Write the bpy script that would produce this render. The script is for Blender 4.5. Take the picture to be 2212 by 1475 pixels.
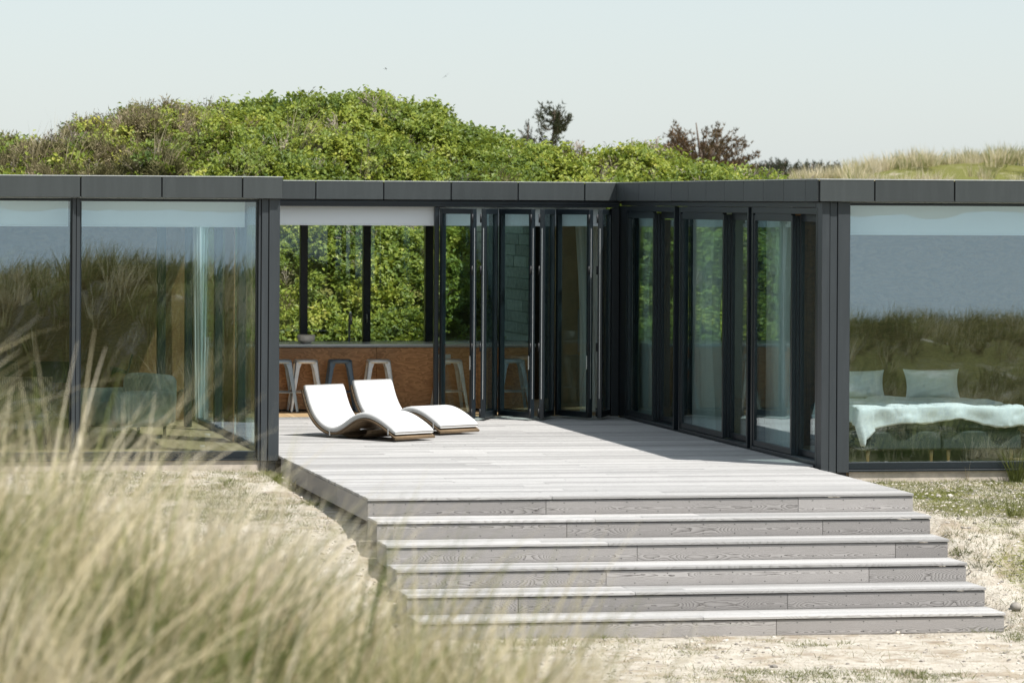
import bpy, bmesh, math, random
import numpy as np
from mathutils import Vector, Matrix, Euler

# ------------------------------------------------------------------ clear
for o in list(bpy.data.objects): bpy.data.objects.remove(o, do_unlink=True)
scn = bpy.context.scene
COL = scn.collection
random.seed(7); RNG = np.random.default_rng(7)
R = math.radians

# ------------------------------------------------------------------ camera
CAM = np.array([-5.822, -43.246, 2.829])
FPX, YAW, ROLL, PY = 8459.2, 0.1937, 0.0056, 437.4        # in pixels of the 2212 x 1475 photograph
cam = bpy.data.cameras.new('camera'); camo = bpy.data.objects.new('camera', cam); COL.objects.link(camo)
cam.sensor_width = 36; cam.lens = 36 * FPX / 2212
cam.shift_x = -300.1 * math.sin(ROLL) / 2212
cam.shift_y = -300.1 * math.cos(ROLL) / 2212
cam.clip_start = 0.5; cam.clip_end = 3000
camo.matrix_world = Matrix.Translation(Vector(CAM)) @ Matrix.Rotation(-YAW, 4, 'Z') @ Matrix.Rotation(R(90), 4, 'X') @ Matrix.Rotation(ROLL, 4, 'Z')
cam.dof.use_dof = True; cam.dof.focus_distance = 45.0; cam.dof.aperture_fstop = 4.8
scn.camera = camo

# ------------------------------------------------------------------ sky and sun
SUN = Vector((1.21, -1.49, 3.09)).normalized()
world = bpy.data.worlds.new('World'); scn.world = world; world.use_nodes = True
nt = world.node_tree; nt.nodes.clear()
sky = nt.nodes.new('ShaderNodeTexSky'); sky.sky_type = 'NISHITA'; sky.sun_disc = False
sky.sun_elevation = math.asin(SUN.z); sky.sun_rotation = math.atan2(SUN.x, SUN.y)
sky.altitude = 0; sky.air_density = 1.0; sky.dust_density = 0.7; sky.ozone_density = 1.0
veil = nt.nodes.new('ShaderNodeMix'); veil.data_type = 'RGBA'; veil.inputs[0].default_value = 0.62     # an even veil of thin high cloud over the blue
veil.inputs[7].default_value = (6.2, 6.9, 7.3, 1)
bg = nt.nodes.new('ShaderNodeBackground'); bg.inputs[1].default_value = 0.089
wo = nt.nodes.new('ShaderNodeOutputWorld')
nt.links.new(sky.outputs[0], veil.inputs[6]); nt.links.new(veil.outputs[2], bg.inputs[0]); nt.links.new(bg.outputs[0], wo.inputs[0])
sl = bpy.data.lights.new('sun', 'SUN'); sl.energy = 4.9; sl.angle = R(0.6); sl.color = (1.0, 0.97, 0.925)
so = bpy.data.objects.new('sun', sl); COL.objects.link(so)
so.rotation_euler = SUN.to_track_quat('Z', 'Y').to_euler(); so.location = (10, -20, 30)
vs = scn.view_settings; vs.view_transform = 'Standard'; vs.look = 'None'; vs.exposure = 0.50; vs.gamma = 1.0; vs.use_curve_mapping = False
cy = scn.cycles
cy.use_denoising = True; cy.max_bounces = 8; cy.diffuse_bounces = 5; cy.glossy_bounces = 4; cy.transmission_bounces = 4
cy.transparent_max_bounces = 24; cy.caustics_reflective = False; cy.caustics_refractive = False; cy.sample_clamp_indirect = 6

# ------------------------------------------------------------------ pixel rays (photo pixel -> direction)
def ray(x, y):
    dx, dy = x - 1106, y - 737.5; c, s = math.cos(ROLL), math.sin(ROLL)
    u = dx * c + dy * s; v = -dx * s + dy * c + 737.5 - PY
    c, s = math.cos(YAW), math.sin(YAW)
    return np.array([u * c + FPX * s, FPX * c - u * s, -v]) / FPX
def atY(x, y, Y): r = ray(x, y); return CAM + r * (Y - CAM[1]) / r[1]
def atX(x, y, X): r = ray(x, y); return CAM + r * (X - CAM[0]) / r[0]
def atZ(x, y, Z): r = ray(x, y); return CAM + r * (Z - CAM[2]) / r[2]

# ------------------------------------------------------------------ object helpers
def tag(o, label=None, cat=None, group=None, kind=None):
    if label: o['label'] = label
    if cat: o['category'] = cat
    if group: o['group'] = group
    if kind: o['kind'] = kind
    return o
def empty(name, loc=(0, 0, 0), rz=0, parent=None):
    o = bpy.data.objects.new(name, None); COL.objects.link(o); o.location = loc; o.rotation_euler = (0, 0, rz)
    o.empty_display_size = .1
    if parent: o.parent = parent
    return o
def link(name, me, mat=None, parent=None, loc=None, rot=None):
    o = bpy.data.objects.new(name, me); COL.objects.link(o)
    if mat is not None and not me.materials: me.materials.append(mat)
    if parent: o.parent = parent
    if loc is not None: o.location = loc
    if rot is not None: o.rotation_euler = rot
    return o
def copy_tree(o, parent=None):
    c = o.copy(); COL.objects.link(c); c.parent = parent
    for ch in list(o.children): copy_tree(ch, c)
    return c

class MB:
    """collects shapes into one mesh"""
    def __init__(s): s.v = []; s.f = []; s.smooth = []
    def add(s, v, f, sm=False):
        n = len(s.v); s.v += [tuple(p) for p in v]; s.f += [tuple(i + n for i in q) for q in f]; s.smooth += [sm] * len(f); return s
    def box(s, a, b):
        (x0, y0, z0), (x1, y1, z1) = a, b
        v = [(x0, y0, z0), (x1, y0, z0), (x1, y1, z0), (x0, y1, z0), (x0, y0, z1), (x1, y0, z1), (x1, y1, z1), (x0, y1, z1)]
        return s.add(v, [(0, 3, 2, 1), (4, 5, 6, 7), (0, 1, 5, 4), (1, 2, 6, 5), (2, 3, 7, 6), (3, 0, 4, 7)])
    def cbox(s, a, b, c=.004):
        """box with chamfered edges"""
        bm = bmesh.new(); bmesh.ops.create_cube(bm, size=1)
        d = [b[i] - a[i] for i in range(3)]
        for v in bm.verts:
            for i in range(3): v.co[i] = a[i] + (v.co[i] + .5) * d[i]
        c = min(c, .45 * min(d))
        bmesh.ops.bevel(bm, geom=bm.edges[:], offset=c, segments=1, affect='EDGES', profile=.5)
        bm.verts.index_update()
        s.add([v.co[:] for v in bm.verts], [[v.index for v in f.verts] for f in bm.faces]); bm.free(); return s
    def tube(s, pts, r, n=8, cap=True):
        pts = [Vector(p) for p in pts]; rs = r if isinstance(r, (list, tuple)) else [r] * len(pts)
        V = []; F = []; up = None
        for i, p in enumerate(pts):
            t = (pts[min(i + 1, len(pts) - 1)] - pts[max(i - 1, 0)]).normalized()
            if up is None: up = Vector((0, 0, 1)) if abs(t.z) < .9 else Vector((1, 0, 0))
            a = t.cross(up).normalized(); b = a.cross(t).normalized(); up = b
            for k in range(n):
                th = 2 * math.pi * k / n; V.append(p + (a * math.cos(th) + b * math.sin(th)) * rs[i])
        for i in range(len(pts) - 1):
            for k in range(n): F.append((i * n + k, i * n + (k + 1) % n, (i + 1) * n + (k + 1) % n, (i + 1) * n + k))
        if cap: F.append(tuple(range(n))[::-1]); F.append(tuple((len(pts) - 1) * n + k for k in range(n)))
        return s.add(V, F, True)
    def grid(s, fn, nu, nv, sm=True, flip=False):
        V = [fn(i / nu, j / nv) for j in range(nv + 1) for i in range(nu + 1)]
        F = []
        for j in range(nv):
            for i in range(nu):
                a = j * (nu + 1) + i; q = (a, a + 1, a + nu + 2, a + nu + 1)
                F.append(q[::-1] if flip else q)
        return s.add(V, F, sm)
    def lathe(s, prof, n=24, c=(0, 0, 0)):
        V = [(c[0] + r * math.cos(2 * math.pi * k / n), c[1] + r * math.sin(2 * math.pi * k / n), c[2] + z) for r, z in prof for k in range(n)]
        F = [(i * n + k, i * n + (k + 1) % n, (i + 1) * n + (k + 1) % n, (i + 1) * n + k) for i in range(len(prof) - 1) for k in range(n)]
        return s.add(V, F, True)
    def mesh(s, name='mesh'):
        me = bpy.data.meshes.new(name); me.from_pydata(s.v, [], s.f); me.update()
        me.polygons.foreach_set('use_smooth', s.smooth); return me
    def build(s, name, mat, parent=None, loc=None, rot=None):
        return link(name, s.mesh(name), mat, parent, loc, rot)

# ------------------------------------------------------------------ noise
def _h(ix, iy, seed):
    n = (ix.astype(np.int64) * 374761393 + iy.astype(np.int64) * 668265263 + seed * 974634777) & 0xffffffff
    n = ((n ^ (n >> 13)) * 1274126177) & 0xffffffff
    return ((n ^ (n >> 16)) & 0xffff) / 65535.0
def vnoise(x, y, seed=0):
    x = np.asarray(x, float); y = np.asarray(y, float)
    ix, iy = np.floor(x), np.floor(y); fx, fy = x - ix, y - iy
    fx = fx * fx * (3 - 2 * fx); fy = fy * fy * (3 - 2 * fy)
    a, b, c, d = _h(ix, iy, seed), _h(ix + 1, iy, seed), _h(ix, iy + 1, seed), _h(ix + 1, iy + 1, seed)
    return (a * (1 - fx) + b * fx) * (1 - fy) + (c * (1 - fx) + d * fx) * fy
def fbm(x, y, oct=4, seed=0):
    t = 0; a = .5; n = 0
    for i in range(oct): t = t + a * (vnoise(x * 2 ** i, y * 2 ** i, seed + i) - .5); n += a; a *= .5
    return t / n * 2
def sstep(a, b, x): t = np.clip((x - a) / (b - a), 0, 1); return t * t * (3 - 2 * t)

# ------------------------------------------------------------------ materials
class N:
    def __init__(s, name):
        s.m = bpy.data.materials.new(name); s.m.use_nodes = True; s.t = s.m.node_tree; s.t.nodes.clear()
        s.out = s.t.nodes.new('ShaderNodeOutputMaterial')
    def n(s, typ, **kw):
        nd = s.t.nodes.new(typ)
        for k, v in kw.items():
            if k.startswith('i_'):
                nd.inputs[k[2:].replace('_', ' ')].default_value = v
            else: setattr(nd, k, v)
        return nd
    def l(s, a, b): s.t.links.new(a, b)
    def math(s, op, a, b=None, c=None):
        nd = s.t.nodes.new('ShaderNodeMath'); nd.operation = op
        for i, q in enumerate((a, b, c)):
            if q is None: continue
            if hasattr(q, 'is_linked') or hasattr(q, 'links'): s.l(q, nd.inputs[i])
            else: nd.inputs[i].default_value = q
        return nd.outputs[0]
    def ramp(s, fac, stops, interp='LINEAR'):
        nd = s.t.nodes.new('ShaderNodeValToRGB'); cr = nd.color_ramp; cr.interpolation = interp
        while len(cr.elements) < len(stops): cr.elements.new(.5)
        for e, (p, c) in zip(cr.elements, stops): e.position = p; e.color = (*c, 1) if len(c) == 3 else c
        s.l(fac, nd.inputs[0]); return nd.outputs[0]
    def noise(s, vec=None, scale=5, detail=4, rough=.55, dist=0):
        nd = s.n('ShaderNodeTexNoise'); nd.inputs['Scale'].default_value = scale; nd.inputs['Detail'].default_value = detail
        nd.inputs['Roughness'].default_value = rough; nd.inputs['Distortion'].default_value = dist
        if vec is not None: s.l(vec, nd.inputs['Vector'])
        return nd.outputs['Fac']
    def mix(s, fac, a, b, mode='MIX'):
        nd = s.n('ShaderNodeMix', data_type='RGBA', blend_type=mode)
        for q, k in ((fac, 0), (a, 6), (b, 7)):
            if hasattr(q, 'links'): s.l(q, nd.inputs[k])
            else: nd.inputs[k].default_value = q if k == 0 else (*q, 1)
        return nd.outputs[2]
    def obj(s): return s.n('ShaderNodeTexCoord').outputs['Object']
    def pos(s): return s.n('ShaderNodeNewGeometry').outputs['Position']
    def rnd(s): return s.n('ShaderNodeObjectInfo').outputs['Random']
    def pbr(s, col, rough=.5, metal=0, spec=.5, bump=None, bstr=.3, bdist=.01, **kw):
        b = s.n('ShaderNodeBsdfPrincipled')
        for q, k in ((col, 'Base Color'), (rough, 'Roughness'), (metal, 'Metallic'), (spec, 'Specular IOR Level')):
            if hasattr(q, 'links'): s.l(q, b.inputs[k])
            else: b.inputs[k].default_value = (*q, 1) if k == 'Base Color' else q
        if bump is not None:
            bn = s.n('ShaderNodeBump'); bn.inputs['Strength'].default_value = bstr; bn.inputs['Distance'].default_value = bdist
            s.l(bump, bn.inputs['Height']); s.l(bn.outputs[0], b.inputs['Normal'])
        return b
    def done(s, sh): s.l(sh.outputs[0] if hasattr(sh, 'outputs') else sh, s.out.inputs[0]); return s.m

def simple(name, col, rough=.5, metal=0, var=.12, scale=30, bstr=0, bdist=.002, spec=.5, orand=0., streak=0.):
    m = N(name); p = m.obj(); f = m.noise(p, scale, 5, .6)
    a = tuple(c * (1 - var) for c in col); b = tuple(min(1, c * (1 + var)) for c in col)
    c = m.ramp(f, [(.3, a), (.7, b)])
    if orand:
        h = m.n('ShaderNodeHueSaturation'); m.l(c, h.inputs['Color'])
        m.l(m.math('ADD', m.math('MULTIPLY', m.rnd(), orand * 2), 1 - orand), h.inputs['Value']); c = h.outputs[0]
    if streak:
        mp = m.n('ShaderNodeMapping'); mp.inputs['Scale'].default_value = (9, 9, .7); m.l(m.pos(), mp.inputs[0])
        sf = m.noise(mp.outputs[0], 1.6, 5, .65); c = m.mix(m.ramp(sf, [(.45, (0, 0, 0)), (.8, (streak,) * 3)]), c, tuple(v * 1.9 + .03 for v in col))
    r = m.math('ADD', m.math('MULTIPLY', f, .2), rough - .1)
    return m.done(m.pbr(c, r, metal, spec, f if bstr else None, bstr, bdist))

M = {}
M['fascia'] = simple('anthracite_fascia', (.036, .042, .042), .5, 0, .16, 160, .15, .001, orand=.12, streak=.2)
M['frame'] = simple('dark_frame', (.009, .014, .018), .35, 0, .15, 60, orand=.05)
M['pillar'] = simple('pillar_cladding', (.031, .037, .041), .45, 0, .12, 140, .12, .001, orand=.08, streak=.18)
M['black'] = simple('black_rubber', (.008, .009, .010), .6, 0, .2, 50)
M['cap'] = simple('aluminium_cap', (.55, .56, .55), .4, .6, .08, 40)
M['steel'] = simple('brushed_steel', (.62, .62, .60), .32, .9, .1, 60)
M['concrete'] = simple('pale_concrete', (.42, .37, .31), .9, 0, .22, 9, .4, .004)
M['blind'] = simple('white_blind_fabric', (.86, .87, .86), .85, 0, .02, 200)
M['ceiling'] = simple('painted_ceiling', (.80, .80, .78), .9, 0, .04, 8)
M['wall_dark'] = simple('dark_stained_wall', (.075, .055, .038), .7, 0, .25, 14)
M['wall_light'] = simple('white_plaster', (.78, .78, .75), .9, 0, .04, 6)
M['counter_top'] = simple('dark_stone_top', (.34, .36, .36), .22, 0, .2, 90)
M['beige'] = simple('oak_veneer', (.34, .26, .15), .5, 0, .12, 12)
M['ceramic'] = simple('ivory_ceramic', (.78, .74, .66), .3, 0, .04, 20)
M['wood_leg'] = simple('pale_oak_leg', (.50, .36, .18), .5, 0, .15, 25)
M['linen'] = simple('white_linen', (.86, .87, .86), .9, 0, .05, 30, .25, .004)
M['cushion'] = simple('white_outdoor_fabric', (.60, .60, .59), .9, 0, .03, 300, .25, .0015)
M['bedbox'] = simple('dark_green_upholstery', (.05, .06, .055), .9, 0, .2, 120)
M['leather'] = simple('sage_leather', (.42, .48, .43), .55, 0, .25, 9, .4, .01)
M['plantleaf'] = simple('dark_leaf', (.015, .03, .012), .4, 0, .3, 30)
M['stone'] = simple('beach_stone', (.42, .38, .33), .85, 0, .3, 14, .4, .01, orand=.55)
M['bird'] = simple('bird_feather', (.025, .025, .028), .7, 0, .2, 60)

def mat_glass(name, f0=.10, tint=(.84, .94, .925), wav=.0):
    m = N(name); g = m.n('ShaderNodeNewGeometry')
    nrm = None
    if wav:
        bn = m.n('ShaderNodeBump'); bn.inputs['Strength'].default_value = 1; bn.inputs['Distance'].default_value = wav
        mp = m.n('ShaderNodeMapping'); mp.inputs['Scale'].default_value = (1, 1, 2.2); m.l(m.pos(), mp.inputs[0])
        m.l(m.noise(mp.outputs[0], 1.1, 1.5, .5), bn.inputs['Height']); nrm = bn.outputs[0]
    d = m.n('ShaderNodeVectorMath', operation='DOT_PRODUCT'); m.l(g.outputs['Normal'], d.inputs[0]); m.l(g.outputs['Incoming'], d.inputs[1])
    c = m.math('SUBTRACT', 1, m.math('ABSOLUTE', d.outputs['Value']))
    fac = m.math('ADD', m.math('MULTIPLY', m.math('POWER', c, 5), 1 - f0), f0)
    tr = m.n('ShaderNodeBsdfTransparent'); tr.inputs[0].default_value = (*tint, 1)
    gl = m.n('ShaderNodeBsdfGlossy'); gl.inputs['Roughness'].default_value = 0.0; gl.inputs[0].default_value = (.84, .95, 1.0, 1)
    if nrm: m.l(nrm, gl.inputs['Normal'])
    mx = m.n('ShaderNodeMixShader'); m.l(fac, mx.inputs[0]); m.l(tr.outputs[0], mx.inputs[1]); m.l(gl.outputs[0], mx.inputs[2])
    return m.done(mx)
M['glass'] = mat_glass('window_glass', .135, (.905, .957, .962), .0004)
M['glass_door'] = mat_glass('door_glass', .09, (.885, .965, .955), .0004)
M['glass_clear'] = mat_glass('rear_window_glass', .03, (.95, .98, .97))

def mat_deckwood(name, light, dark, contrast=1.0, ring=.0105, along='X', rvar=.16):
    """weathered ash: growth rings of a log cut by the board, so the face shows cathedral arches"""
    m = N(name); p = m.obj(); rn = m.rnd(); sx = m.n('ShaderNodeSeparateXYZ'); m.l(p, sx.inputs[0])
    X = sx.outputs['X'] if along == 'X' else sx.outputs['Y']
    A = sx.outputs['Z'] if along == 'X' else sx.outputs['Z']
    W = sx.outputs['Y'] if along == 'X' else sx.outputs['X']
    off = m.math('MULTIPLY', rn, 613.0)
    cv = m.n('ShaderNodeCombineXYZ'); m.l(m.math('ADD', m.math('MULTIPLY', X, .9), off), cv.inputs[0]); m.l(off, cv.inputs[1])
    low = m.noise(cv.outputs[0], 1.0, 2.5, .5)
    b = m.math('MULTIPLY', m.math('SUBTRACT', low, .42), .42)                 # distance of the pith along the board
    cv2 = m.n('ShaderNodeCombineXYZ'); m.l(m.math('ADD', m.math('MULTIPLY', X, 4), off), cv2.inputs[0]); m.l(m.math('MULTIPLY', A, 22), cv2.inputs[1]); m.l(m.math('MULTIPLY', W, 22), cv2.inputs[2])
    wob = m.math('MULTIPLY', m.math('SUBTRACT', m.noise(cv2.outputs[0], 1.0, 3, .5), .5), .022)
    a0 = m.math('ADD', A, m.math('MULTIPLY', m.math('SUBTRACT', m.math('FRACT', m.math('MULTIPLY', rn, 37.7)), .5), .10))
    w0 = m.math('ADD', m.math('ADD', W, b), wob)
    r = m.math('SQRT', m.math('ADD', m.math('MULTIPLY', a0, a0), m.math('MULTIPLY', w0, w0)))
    ph = m.math('FRACT', m.math('DIVIDE', r, ring))
    saw = m.math('POWER', ph, 2.4)                                           # dark late wood at the end of each ring
    cv3 = m.n('ShaderNodeCombineXYZ'); m.l(m.math('ADD', m.math('MULTIPLY', X, 5), off), cv3.inputs[0]); m.l(m.math('MULTIPLY', A, 260), cv3.inputs[1]); m.l(m.math('MULTIPLY', W, 260), cv3.inputs[2])
    fib = m.noise(cv3.outputs[0], 1.0, 3, .6)
    dk = m.math('MULTIPLY', m.math('ADD', m.math('MULTIPLY', saw, .75 * contrast), m.math('MULTIPLY', m.math('SUBTRACT', fib, .35), .5)), 1.0)
    col = m.ramp(dk, [(.0, light), (.75, tuple((l + d) / 2 for l, d in zip(light, dark))), (1, dark)])
    h = m.n('ShaderNodeHueSaturation'); m.l(col, h.inputs['Color'])
    m.l(m.math('ADD', m.math('MULTIPLY', m.math('FRACT', m.math('MULTIPLY', rn, 91.3)), rvar * 2), 1 - rvar), h.inputs['Value'])
    st = m.noise(m.pos(), 1.7, 4, .6)
    col2 = m.mix(m.ramp(st, [(.5, (0, 0, 0)), (.8, (.35, .35, .35))]), h.outputs[0], tuple(c * .62 for c in light))
    return m.done(m.pbr(col2, .75, 0, .3, m.math('ADD', m.math('MULTIPLY', saw, -1), fib), .35, .0015))
M['deck'] = mat_deckwood('weathered_deck_wood', (.405, .395, .382), (.115, .105, .097), .95, rvar=.24)
M['riser'] = mat_deckwood('weathered_riser_wood', (.36, .34, .325), (.045, .038, .034), 1.25, ring=.008, rvar=.22)

def mat_oak(name, light, dark, ring=.02):
    m = N(name); p = m.obj(); rn = m.rnd(); sx = m.n('ShaderNodeSeparateXYZ'); m.l(p, sx.inputs[0])
    off = m.math('MULTIPLY', rn, 300)
    cv = m.n('ShaderNodeCombineXYZ'); m.l(m.math('ADD', m.math('MULTIPLY', sx.outputs[0], .9), off), cv.inputs[0]); m.l(m.math('MULTIPLY', sx.outputs[2], 2.2), cv.inputs[1])
    low = m.noise(cv.outputs[0], 1.3, 4, .55)
    saw = m.math('FRACT', m.math('MULTIPLY', m.math('ADD', low, m.math('MULTIPLY', sx.outputs[2], .5)), 16))
    cv3 = m.n('ShaderNodeCombineXYZ'); m.l(m.math('MULTIPLY', sx.outputs[0], 6), cv3.inputs[0]); m.l(m.math('MULTIPLY', sx.outputs[2], 160), cv3.inputs[1])
    fib = m.noise(cv3.outputs[0], 1, 3, .6)
    d = m.math('ADD', m.math('MULTIPLY', saw, .5), m.math('MULTIPLY', fib, .5))
    return m.done(m.pbr(m.ramp(d, [(.2, light), (.85, dark)]), .45, 0, .4, fib, .15, .001))
M['oak'] = mat_oak('smoked_oak_front', (.62, .33, .145), (.31, .14, .056))
M['floorwood'] = mat_oak('oak_floor', (.50, .36, .20), (.34, .235, .125))
M['wallwood'] = mat_oak('walnut_panel', (.22, .12, .047), (.12, .06, .024))
M['slate'] = simple('grey_green_board', (.19, .23, .21), .8, 0, .35, 11, .4, .004, orand=.25)

def mat_curtain():
    m = N('curtain_fabric'); d = m.n('ShaderNodeBsdfDiffuse'); d.inputs[0].default_value = (.86, .88, .86, 1)
    t = m.n('ShaderNodeBsdfTranslucent'); t.inputs[0].default_value = (.82, .86, .84, 1)
    mx = m.n('ShaderNodeMixShader'); mx.inputs[0].default_value = .45; m.l(d.outputs[0], mx.inputs[1]); m.l(t.outputs[0], mx.inputs[2])
    return m.done(mx)
M['curtain'] = mat_curtain()

def mat_wicker():
    m = N('woven_wicker'); p = m.obj()
    w1 = m.n('ShaderNodeTexWave', wave_type='BANDS', bands_direction='X'); w1.inputs['Scale'].default_value = 15; m.l(p, w1.inputs[0])
    w2 = m.n('ShaderNodeTexWave', wave_type='BANDS', bands_direction='Y'); w2.inputs['Scale'].default_value = 15; m.l(p, w2.inputs[0])
    f = m.math('MULTIPLY', w1.outputs['Fac'], w2.outputs['Fac'])
    return m.done(m.pbr(m.ramp(f, [(.05, (.10, .065, .035)), (.5, (.40, .29, .18))]), .65, 0, .3, f, .6, .006))
M['wicker'] = mat_wicker()

def mat_stool(name, col, met=.4, rough=.34):
    m = N(name); f = m.noise(m.obj(), 9, 4, .6)
    c = m.ramp(f, [(.35, tuple(v * .75 for v in col)), (.7, col)])
    return m.done(m.pbr(c, m.math('ADD', m.math('MULTIPLY', f, .25), rough - .1), met, .5))
M['stool_silver'] = mat_stool('galvanised_steel', (.72, .70, .66))
M['stool_blue'] = mat_stool('blue_grey_lacquer', (.10, .14, .18), .2, .35)
M['stool_pale'] = mat_stool('pale_blue_lacquer', (.38, .46, .52), .2, .35)

def mat_ground():
    m = N('dune_ground'); p = m.pos()
    at = m.n('ShaderNodeAttribute', attribute_name='cover').outputs['Fac']          # how much is overgrown
    n1 = m.noise(p, .9, 6, .62); n2 = m.noise(p, 6, 6, .65); n3 = m.noise(p, 38, 4, .6); n4 = m.noise(p, 2.6, 5, .6, .6)
    sand = m.ramp(n2, [(.25, (.33, .29, .235)), (.5, (.50, .455, .385)), (.75, (.60, .56, .49))])
    spk = m.ramp(n3, [(.35, (.55, .5, .42)), (.52, (1, 1, 1))]); sand = m.mix(.55, sand, spk, 'MULTIPLY')
    litter = m.ramp(n2, [(.3, (.17, .115, .07)), (.7, (.33, .25, .15))])
    moss = m.ramp(n3, [(.3, (.075, .085, .022)), (.7, (.21, .205, .06))])
    lm = m.ramp(m.math('ADD', n4, m.math('MULTIPLY', m.math('SUBTRACT', n3, .5), .5)), [(.50, (0, 0, 0)), (.63, (1, 1, 1))])
    mm = m.ramp(m.math('ADD', m.math('ADD', n1, m.math('MULTIPLY', m.math('SUBTRACT', n3, .5), .6)), m.math('MULTIPLY', at, .62)), [(.72, (0, 0, 0)), (.86, (1, 1, 1))])
    c = m.mix(m.math('MULTIPLY', lm, .55), sand, litter); c = m.mix(mm, c, moss)
    bmp = m.math('ADD', m.math('MULTIPLY', n2, .6), m.math('MULTIPLY', n3, .5))
    return m.done(m.pbr(c, .95, 0, .1, bmp, .9, .05))
M['ground'] = mat_ground()
M['thicket_floor'] = simple('shaded_humus', (.045, .045, .022), .95, 0, .4, 4, .6, .08)

def mat_water():
    m = N('sea_water'); mp = m.n('ShaderNodeMapping'); mp.inputs['Scale'].default_value = (.15, .4, 1); m.l(m.pos(), mp.inputs[0])
    f = m.noise(mp.outputs[0], 1, 5, .6)
    return m.done(m.pbr((.36, .43, .47), .3, 0, .5, f, .3, .15))
M['water'] = mat_water()

def mat_leaf(name, stops, trans=.35, rough=.5, spec=.35, back=None):
    """colour from the leaf's own number and the plant's own number"""
    m = N(name); at = m.n('ShaderNodeAttribute', attribute_name='vary').outputs['Fac']
    big = m.noise(m.pos(), .55, 4, .6)
    f = m.math('ADD', m.math('ADD', m.math('MULTIPLY', at, .42), m.math('MULTIPLY', m.rnd(), .28)), m.math('MULTIPLY', m.math('SUBTRACT', big, .35), 1.0))
    tone = m.n('ShaderNodeAttribute', attribute_type='INSTANCER', attribute_name='tone').outputs['Fac']
    f = m.math('ADD', f, m.math('MULTIPLY', tone, .45))
    c = m.ramp(f, stops)
    b = m.pbr(c, rough, 0, spec)
    t = m.n('ShaderNodeBsdfTranslucent'); m.l(m.mix(.5, c, back, 'MIX') if back else c, t.inputs[0])
    mx = m.n('ShaderNodeMixShader'); mx.inputs[0].default_value = trans; m.l(b.outputs[0], mx.inputs[1]); m.l(t.outputs[0], mx.inputs[2])
    return m.done(mx)
M['rose'] = mat_leaf('rose_leaf', [(.1, (.045, .085, .014)), (.42, (.145, .205, .03)), (.68, (.30, .345, .052)), (.95, (.52, .47, .10))], .36, .5, .35, (.36, .40, .05))
M['heath'] = mat_leaf('heath_leaf', [(.1, (.07, .07, .028)), (.45, (.15, .145, .055)), (.7, (.24, .205, .105)), (.95, (.36, .29, .19))], .2, .7, .2)
M['marram'] = mat_leaf('marram_blade', [(.14, (.10, .135, .03)), (.33, (.21, .235, .07)), (.44, (.52, .455, .26)), (.62, (.66, .58, .40)), (.9, (.76, .68, .53))], .42, .5, .3)
M['straw'] = mat_leaf('straw_blade', [(.1, (.30, .25, .13)), (.5, (.46, .39, .23)), (.9, (.60, .52, .34))], .35, .6, .3)
M['greengrass'] = mat_leaf('green_grass_blade', [(.1, (.06, .08, .018)), (.5, (.15, .165, .04)), (.9, (.33, .29, .12))], .35, .5, .3)
M['scrub'] = mat_leaf('creeping_scrub_leaf', [(.1, (.03, .045, .012)), (.5, (.07, .085, .025)), (.9, (.17, .15, .06))], .25, .6, .3)
M['needle'] = mat_leaf('pine_needle', [(.1, (.035, .045, .025)), (.5, (.075, .085, .05)), (.9, (.14, .125, .075))], .1, .7, .2)
M['needle_brown'] = mat_leaf('dry_needle', [(.1, (.085, .068, .038)), (.5, (.18, .125, .072)), (.9, (.28, .16, .095))], .1, .8, .2)
M['twig'] = simple('grey_twig', (.30, .25, .20), .9, 0, .2, 20)
M['bark'] = simple('grey_bark', (.14, .105, .08), .9, 0, .3, 12, .6, .02)

# ------------------------------------------------------------------ terrain
CREST_PX = [(-900, 330), (-500, 315), (-200, 318), (0, 312), (60, 302), (100, 270), (160, 252), (240, 246), (330, 246), (400, 243), (470, 238), (540, 222), (600, 220),
            (690, 210), (740, 206), (800, 226), (870, 236), (915, 252), (935, 272), (990, 279), (1050, 297), (1110, 312), (1160, 323), (1210, 334), (1240, 331), (1290, 318),
            (1340, 317), (1390, 325), (1450, 342), (1520, 357), (1580, 366), (1640, 383), (1680, 400), (1760, 440), (1900, 500), (2300, 560)]
YC = 25.0
_cp = np.array([atY(x, y, YC) for x, y in CREST_PX]); _cp[:, 2] -= .90 + .13 * np.clip((_cp[:, 0] - 5.5) / 2, 0, 1)
def crest(x): return np.interp(x, _cp[:, 0], _cp[:, 2])
def hill(X, Y):
    """vegetated dune behind the house, height above the flat"""
    c = crest(X - (Y - YC) * .16 - .40)                # the profile follows the lines of sight, roughly
    t = np.clip((Y - 14.5) / (YC - 14.5), 0, 1)
    s = np.where(Y <= YC, np.sin(t * math.pi / 2) ** .92, np.clip(1 - ((Y - YC) / 16) ** 2, 0, 1))
    return np.maximum(c + .17, 0) * s
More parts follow.
